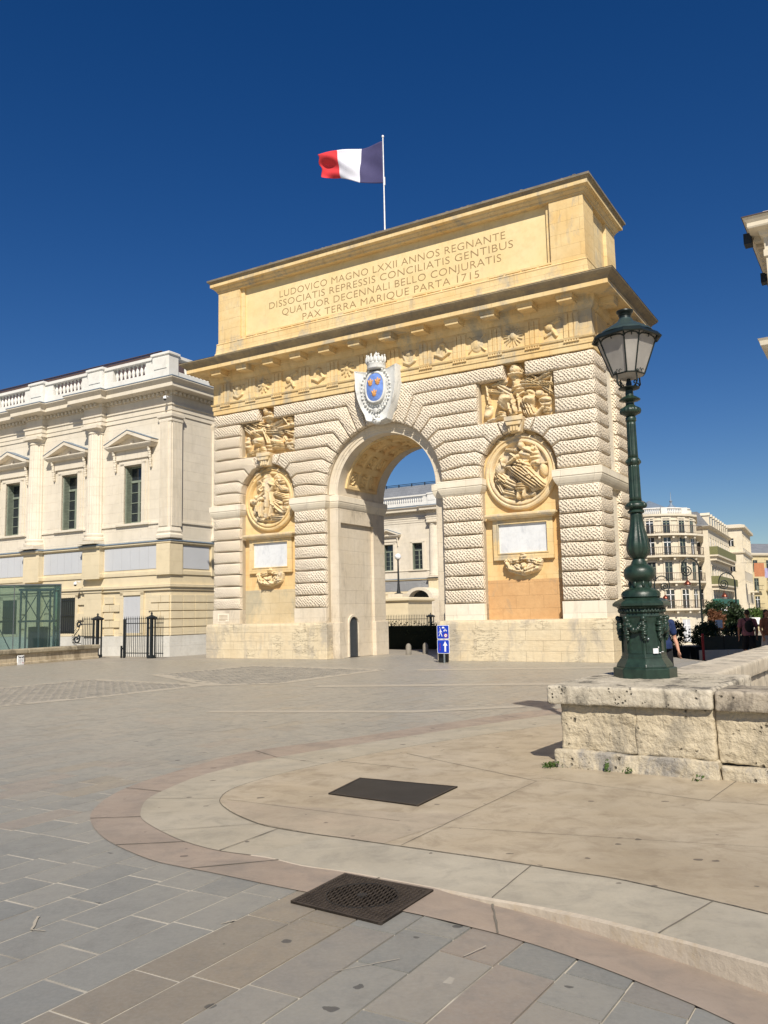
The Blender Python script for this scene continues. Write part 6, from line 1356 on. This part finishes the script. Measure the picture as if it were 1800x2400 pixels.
for x,y,s,l in ((11.25,33.6,1.15,'dark shaded potted shrub nearest the lamp post'),(12.35,33.0,1.1,'dark shaded potted shrub left of the red post'),(13.0,35.2,.95,'dark shaded shrub right of the red post'),(14.6,36.0,1.0,'dark shaded potted shrub behind the bicycle')):
    t=thing('potted_shrub',l,'shrub',(x,y,gz(x,y)),0,'potted shrubs on the cafe terrace'); mb=MB(); mb.sweep([(-.04,0),(0,.5),(.03,.5),(.03,.55)],-.55,.55,-.35,.35); mb.build('planter','iron',t)
    mb=MB(); foliage(mb,(0,0,.95),(.62*s,.5,.55*s),1800,.055,int(x*9)); foliage(mb,(.2,0,1.25),(.3*s,.3,.3*s),500,.05,int(x*5)); mb.build('foliage','leafdk',t)
tw=thing('terrace_wall','low grey concrete planter wall in shade behind the red post','low wall',(11.8,32,gz(12,32)-.05),R(6)); mb=MB(); mb.box(0,1.0,0,.3,-.1,.45); mb.box(1.01,2.6,0,.3,-.1,.45); mb.box(2.61,5.5,0,.3,-.1,.45); mb.build('concrete_blocks','chp',tw,bevel=.02)
gp=thing('glass_terrace_screen','dim glass windbreak standing on the concrete planter wall','screen',(11.9,32.15,gz(12,32)+.4),R(6)); mb=MB(); mb.box(0,2.4,0,.012,0,.5); mb.build('pane',plain('dim_glass',(.035,.045,.04),.3),gp)
mb=MB(); [mb.box(a,a+.04,-.01,.03,0,.54) for a in (0,.8,1.6,2.4)]; mb.build('frame','iron',gp)
rp=thing('red_post','slim red post at the corner of the planter wall','post',(11.65,31.5,gz(11.65,31.5))); mb=MB(); mb.lathe([(.05,0),(.045,1.0),(.0,1.03)],0,0,10); mb.build('shaft','red',rp); mb=MB(); mb.lathe([(.07,0),(.07,.06)],0,0,10); mb.build('foot','iron',rp)
bk=thing('bicycle','white bicycle with a red pannier parked by the planter wall','bicycle',(13.5,33.4,gz(13.5,33.4)),R(25))
for x in (-.5,.5):
    mb=MB(); mb.path([(x+.33*math.cos(2*PI*k/24),0,.34+.33*math.sin(2*PI*k/24)) for k in range(25)],.018,6,cap=False); wh=mb.build('wheel','iron',bk)
    mb=MB(); [mb.path([(x,0,.34),(x+.32*math.cos(a),0,.34+.32*math.sin(a))],.003,4) for a in [2*PI*k/14 for k in range(14)]]; mb.build('spokes','steel',wh)
mb=MB(); 
for a,b in (((-.5,0,.34),(-.15,0,.36)),((-.15,0,.36),(-.28,0,.85)),((-.5,0,.34),(-.26,0,.72)),((-.15,0,.36),(.34,0,.70)),((-.27,0,.72),(.33,0,.80)),((.30,0,.88),(.5,0,.34))): mb.path([a,b],.022,6)
mb.build('frame','white',bk); mb=MB(); mb.path([(.28,-.25,.98),(.32,0,.95),(.28,.25,.98)],.014,6); mb.path([(.31,0,.85),(.32,0,.96)],.014,6); mb.build('handlebar','iron',bk)
mb=MB(); mb.ell((-.30,0,.90),(.13,.06,.035),10,6); mb.build('saddle','iron',bk); mb=MB(); mb.box(-.72,-.42,-.14,.14,.55,.85); mb.build('pannier','red',bk,bevel=.03)
for x,y,z,w_,l in ((15.6,40,.55,.16,'small white menu board left of the bicycle'),(19.9,46,.75,.28,'small white notice board behind the pedestrians')):
    t=thing('menu_board',l,'sign board',(x,y,gz(x,y))); mb=MB(); mb.box(-.02,.02,0,.04,0,z+.9); mb.build('stand','iron',t); mb=MB(); mb.box(-w_,w_,-.03,0,z+.75,z+1.12); mb.build('board','white',t)
ct=thing('cafe_table','round cafe table behind the planter wall','table',(13.1,34.0,gz(13,34))); mb=MB(); mb.lathe([(.35,.72),(.35,.75)],0,0,20); mb.build('tabletop','steel',ct); mb=MB(); mb.lathe([(.2,0),(.03,.05),(.03,.72)],0,0,10); mb.build('pedestal','iron',ct)
aw_=thing('shop_awning','small white shop awning at the foot of the mansard terrace','awning',(23.2,60,.7),R(60)); mb=MB(); mb.add([(-.9,0,.95),(.9,0,.95),(.9,-.9,.55),(-.9,-.9,.55),(.9,-.9,.35),(-.9,-.9,.35)],[(0,1,2,3),(3,2,4,5)]); mb.build('canopy','white',aw_); mb=MB(); mb.path([(-.85,0,.9),(-.85,-.88,.5)],.02,5); mb.path([(.85,0,.9),(.85,-.88,.5)],.02,5); mb.path([(0,0,-2.6),(0,0,.9)],.04,6); mb.build('awning_frame','iron',aw_)
# ================================================================ PEOPLE
def remesh(mb,name,mat,parent,vox=.009,sm=3):
    me=bpy.data.meshes.new(name+'_src'); me.from_pydata(mb.v,[],mb.f); bm=bmesh.new(); bm.from_mesh(me); bmesh.ops.recalc_face_normals(bm,faces=bm.faces); bm.to_mesh(me); bm.free()
    o=bpy.data.objects.new(name+'_src',me); COL.objects.link(o); r=o.modifiers.new('r','REMESH'); r.mode='VOXEL'; r.voxel_size=vox; s=o.modifiers.new('s','SMOOTH'); s.iterations=sm; s.factor=.5
    dg=bpy.context.evaluated_depsgraph_get(); m2=bpy.data.meshes.new_from_object(o.evaluated_get(dg)); bpy.data.objects.remove(o); m2.name=name; m2.materials.clear(); m2.materials.append(M[mat] if isinstance(mat,str) else mat); m2.polygons.foreach_set('use_smooth',[True]*len(m2.polygons))
    p=bpy.data.objects.new(name,m2); COL.objects.link(p); p.parent=parent; return p
def limb(mb,pts,rs_,n=12):
    mb.path(pts,rs_,n)
    for p,r in zip(pts,rs_): mb.ell(p,(r*1.0,r*1.0,r*1.0),n,8)
def hand(mb,w_,d,side,curl=.6):
    """w_ wrist, d down direction; five separate fingers"""
    w_=Vector(w_); d=Vector(d).normalized(); f=Vector((0,-1,0)); f=(f-d*f.dot(d)).normalized(); l=d.cross(f)*side
    mb.ell(w_+d*.05,(.020,.042,.052),12,8)
    for k,(o,L) in enumerate(((.032,.068),(.011,.078),(-.010,.073),(-.030,.058))):
        b=w_+d*.085+f*o; m=b+d*L*.5+l*-.006; e=m+d*L*.38-l*.022*curl*2; mb.path([b-d*.02,b,m,e],[.009,.0092,.0085,.007],8); mb.ell(e,(.007,.007,.007),6,5)
    b=w_+d*.03+f*.035; mb.path([b,b+d*.03+f*.022,b+d*.065+f*.026],[.012,.0105,.008],8); mb.ell(b+d*.065+f*.026,(.008,.008,.008),6,5)
def head(mb,c,yaw=0):
    c=Vector(c); m=Matrix.Rotation(yaw,3,'Z')
    def P(x,y,z): return c+m@Vector((x,y,z))
    mb.ell(P(0,.015,.02),(.074,.092,.10),20,14,m); mb.ell(P(0,-.02,-.055),(.052,.062,.058),16,10,m); mb.ell(P(0,-.055,-.085),(.026,.022,.02),10,8,m); mb.path([P(0,-.078,.02),P(0,-.098,-.025)],[.009,.015],8); mb.ell(P(0,-.098,-.027),(.016,.013,.011),8,6,m)
    for s in (-1,1): mb.ell(P(s*.077,.012,-.01),(.010,.020,.032),8,8,m); mb.ell(P(s*.03,-.07,.028),(.022,.012,.007),8,6,m); mb.ell(P(s*.045,-.05,-.02),(.02,.02,.018),8,6,m)
    mb.ell(P(0,-.083,-.058),(.024,.009,.006),8,6,m); mb.ell(P(0,-.081,-.069),(.020,.009,.006),8,6,m)
def person(label,loc,rz,scale,skin,shirt,shorts,hairlen=0,pose=0,skirt=False,bag=True,arms=((.0,.04),(.0,-.06)),wide=1.0):
    t=thing('person',label,'person',loc,rz); t.scale=(scale,)*3
    mb=MB(); st=.16 if pose else .05
    for s in (-1,1):
        y=s*st; hip=(s*.095,0,.92); kn=(s*.10,-y*.5-.02,.50); an=(s*.10,y*.9+.02,.09)
        limb(mb,[hip,((hip[0]+kn[0])/2,(hip[1]+kn[1])/2-.005,(hip[2]+kn[2])/2),kn,((kn[0]+an[0])/2,(kn[1]+an[1])/2+.02,(kn[2]+an[2])/2+.05),an],[.095*wide,.085*wide,.055,.054,.035]); mb.ell((an[0],an[1]-.055,.045),(.042,.125,.04),12,8)
    mb.ell((0,0,.96),(.165*wide,.115*wide,.12),16,10); mb.ell((0,.0,1.12),(.15*wide,.11*wide,.17),16,10); mb.ell((0,.005,1.30),(.175*wide,.115,.16),16,10); limb(mb,[(-.17,0,1.40),(0,.01,1.44),(.17,0,1.40)],[.06,.07,.06]); limb(mb,[(0,.01,1.42),(0,0,1.54)],[.058,.052]); head(mb,(0,-.01,1.63))
    hands=[]
    for s,(ey,hy) in zip((-1,1),arms):
        sh=(s*.195*wide,0,1.40); el=(s*(.235*wide+.02),ey+.02,1.12); wr=(s*(.235*wide+.03),ey-hy*1.0-.05,.88); limb(mb,[sh,((sh[0]+el[0])/2+s*.008,(sh[1]+el[1])/2,1.27),el,((el[0]+wr[0])/2+s*.004,(el[1]+wr[1])/2,1.01),wr],[.058,.048,.040,.038,.026]); hand(mb,wr,(0,-.12,-1),s)
    body=remesh(mb,'body',skin,t,.0085,2)
    for s in (-1,1):
        mb=MB(); mb.ell((s*.03,-.083,1.645),(.013,.006,.006),8,6); mb.build('eye','white',body,smooth=True); mb=MB(); mb.ell((s*.03,-.0885,1.645),(.005,.003,.005),6,5); mb.build('pupil','hair',body,smooth=True)
    # shirt
    mb=MB(); mb.ell((0,0,1.04),(.175*wide,.125*wide,.13),18,10); mb.ell((0,.0,1.15),(.165*wide,.122*wide,.17),18,10); mb.ell((0,.005,1.30),(.188*wide,.128,.17),18,10); limb(mb,[(-.175,0,1.405),(0,.01,1.43),(.175,0,1.405)],[.07,.075,.07]); mb.lathe([(.178*wide,.92),(.176*wide,1.05)],0,0,20)
    for s,(ey,hy) in zip((-1,1),arms): limb(mb,[(s*.195*wide,0,1.40),(s*(.222*wide+.012),ey*.6+.01,1.22)],[.072,.068])
    sh=remesh(mb,'shirt',shirt,t,.011,3)
    for v in sh.data.vertices:
        k=.006*math.sin(v.co.z*40+v.co.x*25)*math.sin(v.co.x*30+v.co.y*20); v.co.x*=1+k; v.co.y*=1+k*3
    mb=MB()
    if skirt: mb.lathe([(.17,.98),(.20,.85),(.24,.55),(.25,.42)],0,0,24,fn=lambda a,z:1+.04*math.cos(a*8)); mb.v=[(x,y*.75,z) for x,y,z in mb.v]
    else:
        mb.ell((0,0,.96),(.18*wide,.128*wide,.10),16,10)
        for s in (-1,1): limb(mb,[(s*.095,0,.90),(s*.10,-s*st*.3,.66),(s*.103,-s*st*.45-.01,.54)],[.108*wide,.10*wide,.098*wide])
    remesh(mb,'skirt' if skirt else 'shorts',shorts,t,.011,2)
    for s in (-1,1):
        y=s*st; mb=MB(); mb.ell((s*.10,y*.9-.035,.05),(.052,.145,.05),14,8); mb.box(s*.10-.05,s*.10+.05,y*.9-.17,y*.9+.10,.0,.025); remesh(mb,'shoe','blackcloth',t,.009,1)
    mb=MB(); mb.ell((0,.022,1.67),(.083,.098,.098),18,12)
    if hairlen: mb.ell((0,.07,1.60-hairlen/2),(.07,.05,.08+hairlen/2),14,10)
    mb.v=[(x,max(y,-.055+.0),z) if z<1.70 else (x,y,z) for x,y,z in mb.v]; remesh(mb,'hair','hair',t,.009,2)
    if bag: mb=MB(); mb.ell((0,.19,1.22),(.15,.075,.20),16,12); bg_=remesh(mb,'backpack','blackcloth',t,.012,2); mb=MB()
    if bag:
        for s in (-1,1): mb.path([(s*.10,.15,1.40),(s*.11,.05,1.485),(s*.11,-.07,1.44),(s*.12,-.125,1.32),(s*.13,-.10,1.15),(s*.12,.1,1.06)],.018,6)
        mb.build('straps','blackcloth',bg_,smooth=True)
    return t
pm=person('person in navy t-shirt and black shorts with a backpack, mostly hidden behind the lamp pedestal',(5.06,15.8,-.05),R(12),.98,'skin','navy','blackcloth',pose=0,arms=((.0,.02),(.0,.03)),wide=1.22)
mb=MB(); mb.path([(.06,-.137,1.36),(.075,-.139,1.345),(.11,-.133,1.37)],.006,5); mb.path([(.085,-.14,1.325),(.10,-.138,1.315),(.105,-.137,1.33)],.006,5); mb.build('chest_mark','white',pm)
mb=MB(); mb.path([(.185,-.085,.73),(.195,-.07,.74)],.006,5); mb.build('shorts_mark','white',pm)
person('person in rose shirt and black shorts with a dark shoulder bag, walking away at right',(11.86,28,gz(11.86,28)),R(172),1.0,'skindk','pinkcloth','blackcloth',pose=1,wide=1.12)
person('person with dark hair in rust top and pale grey skirt at the far right edge',(12.05,27.0,gz(12.05,27.0)+.02),R(20),.97,'skindk',plain('rust_top_cloth',(.22,.09,.05),.9),'greycloth',hairlen=.12,skirt=True,bag=False)
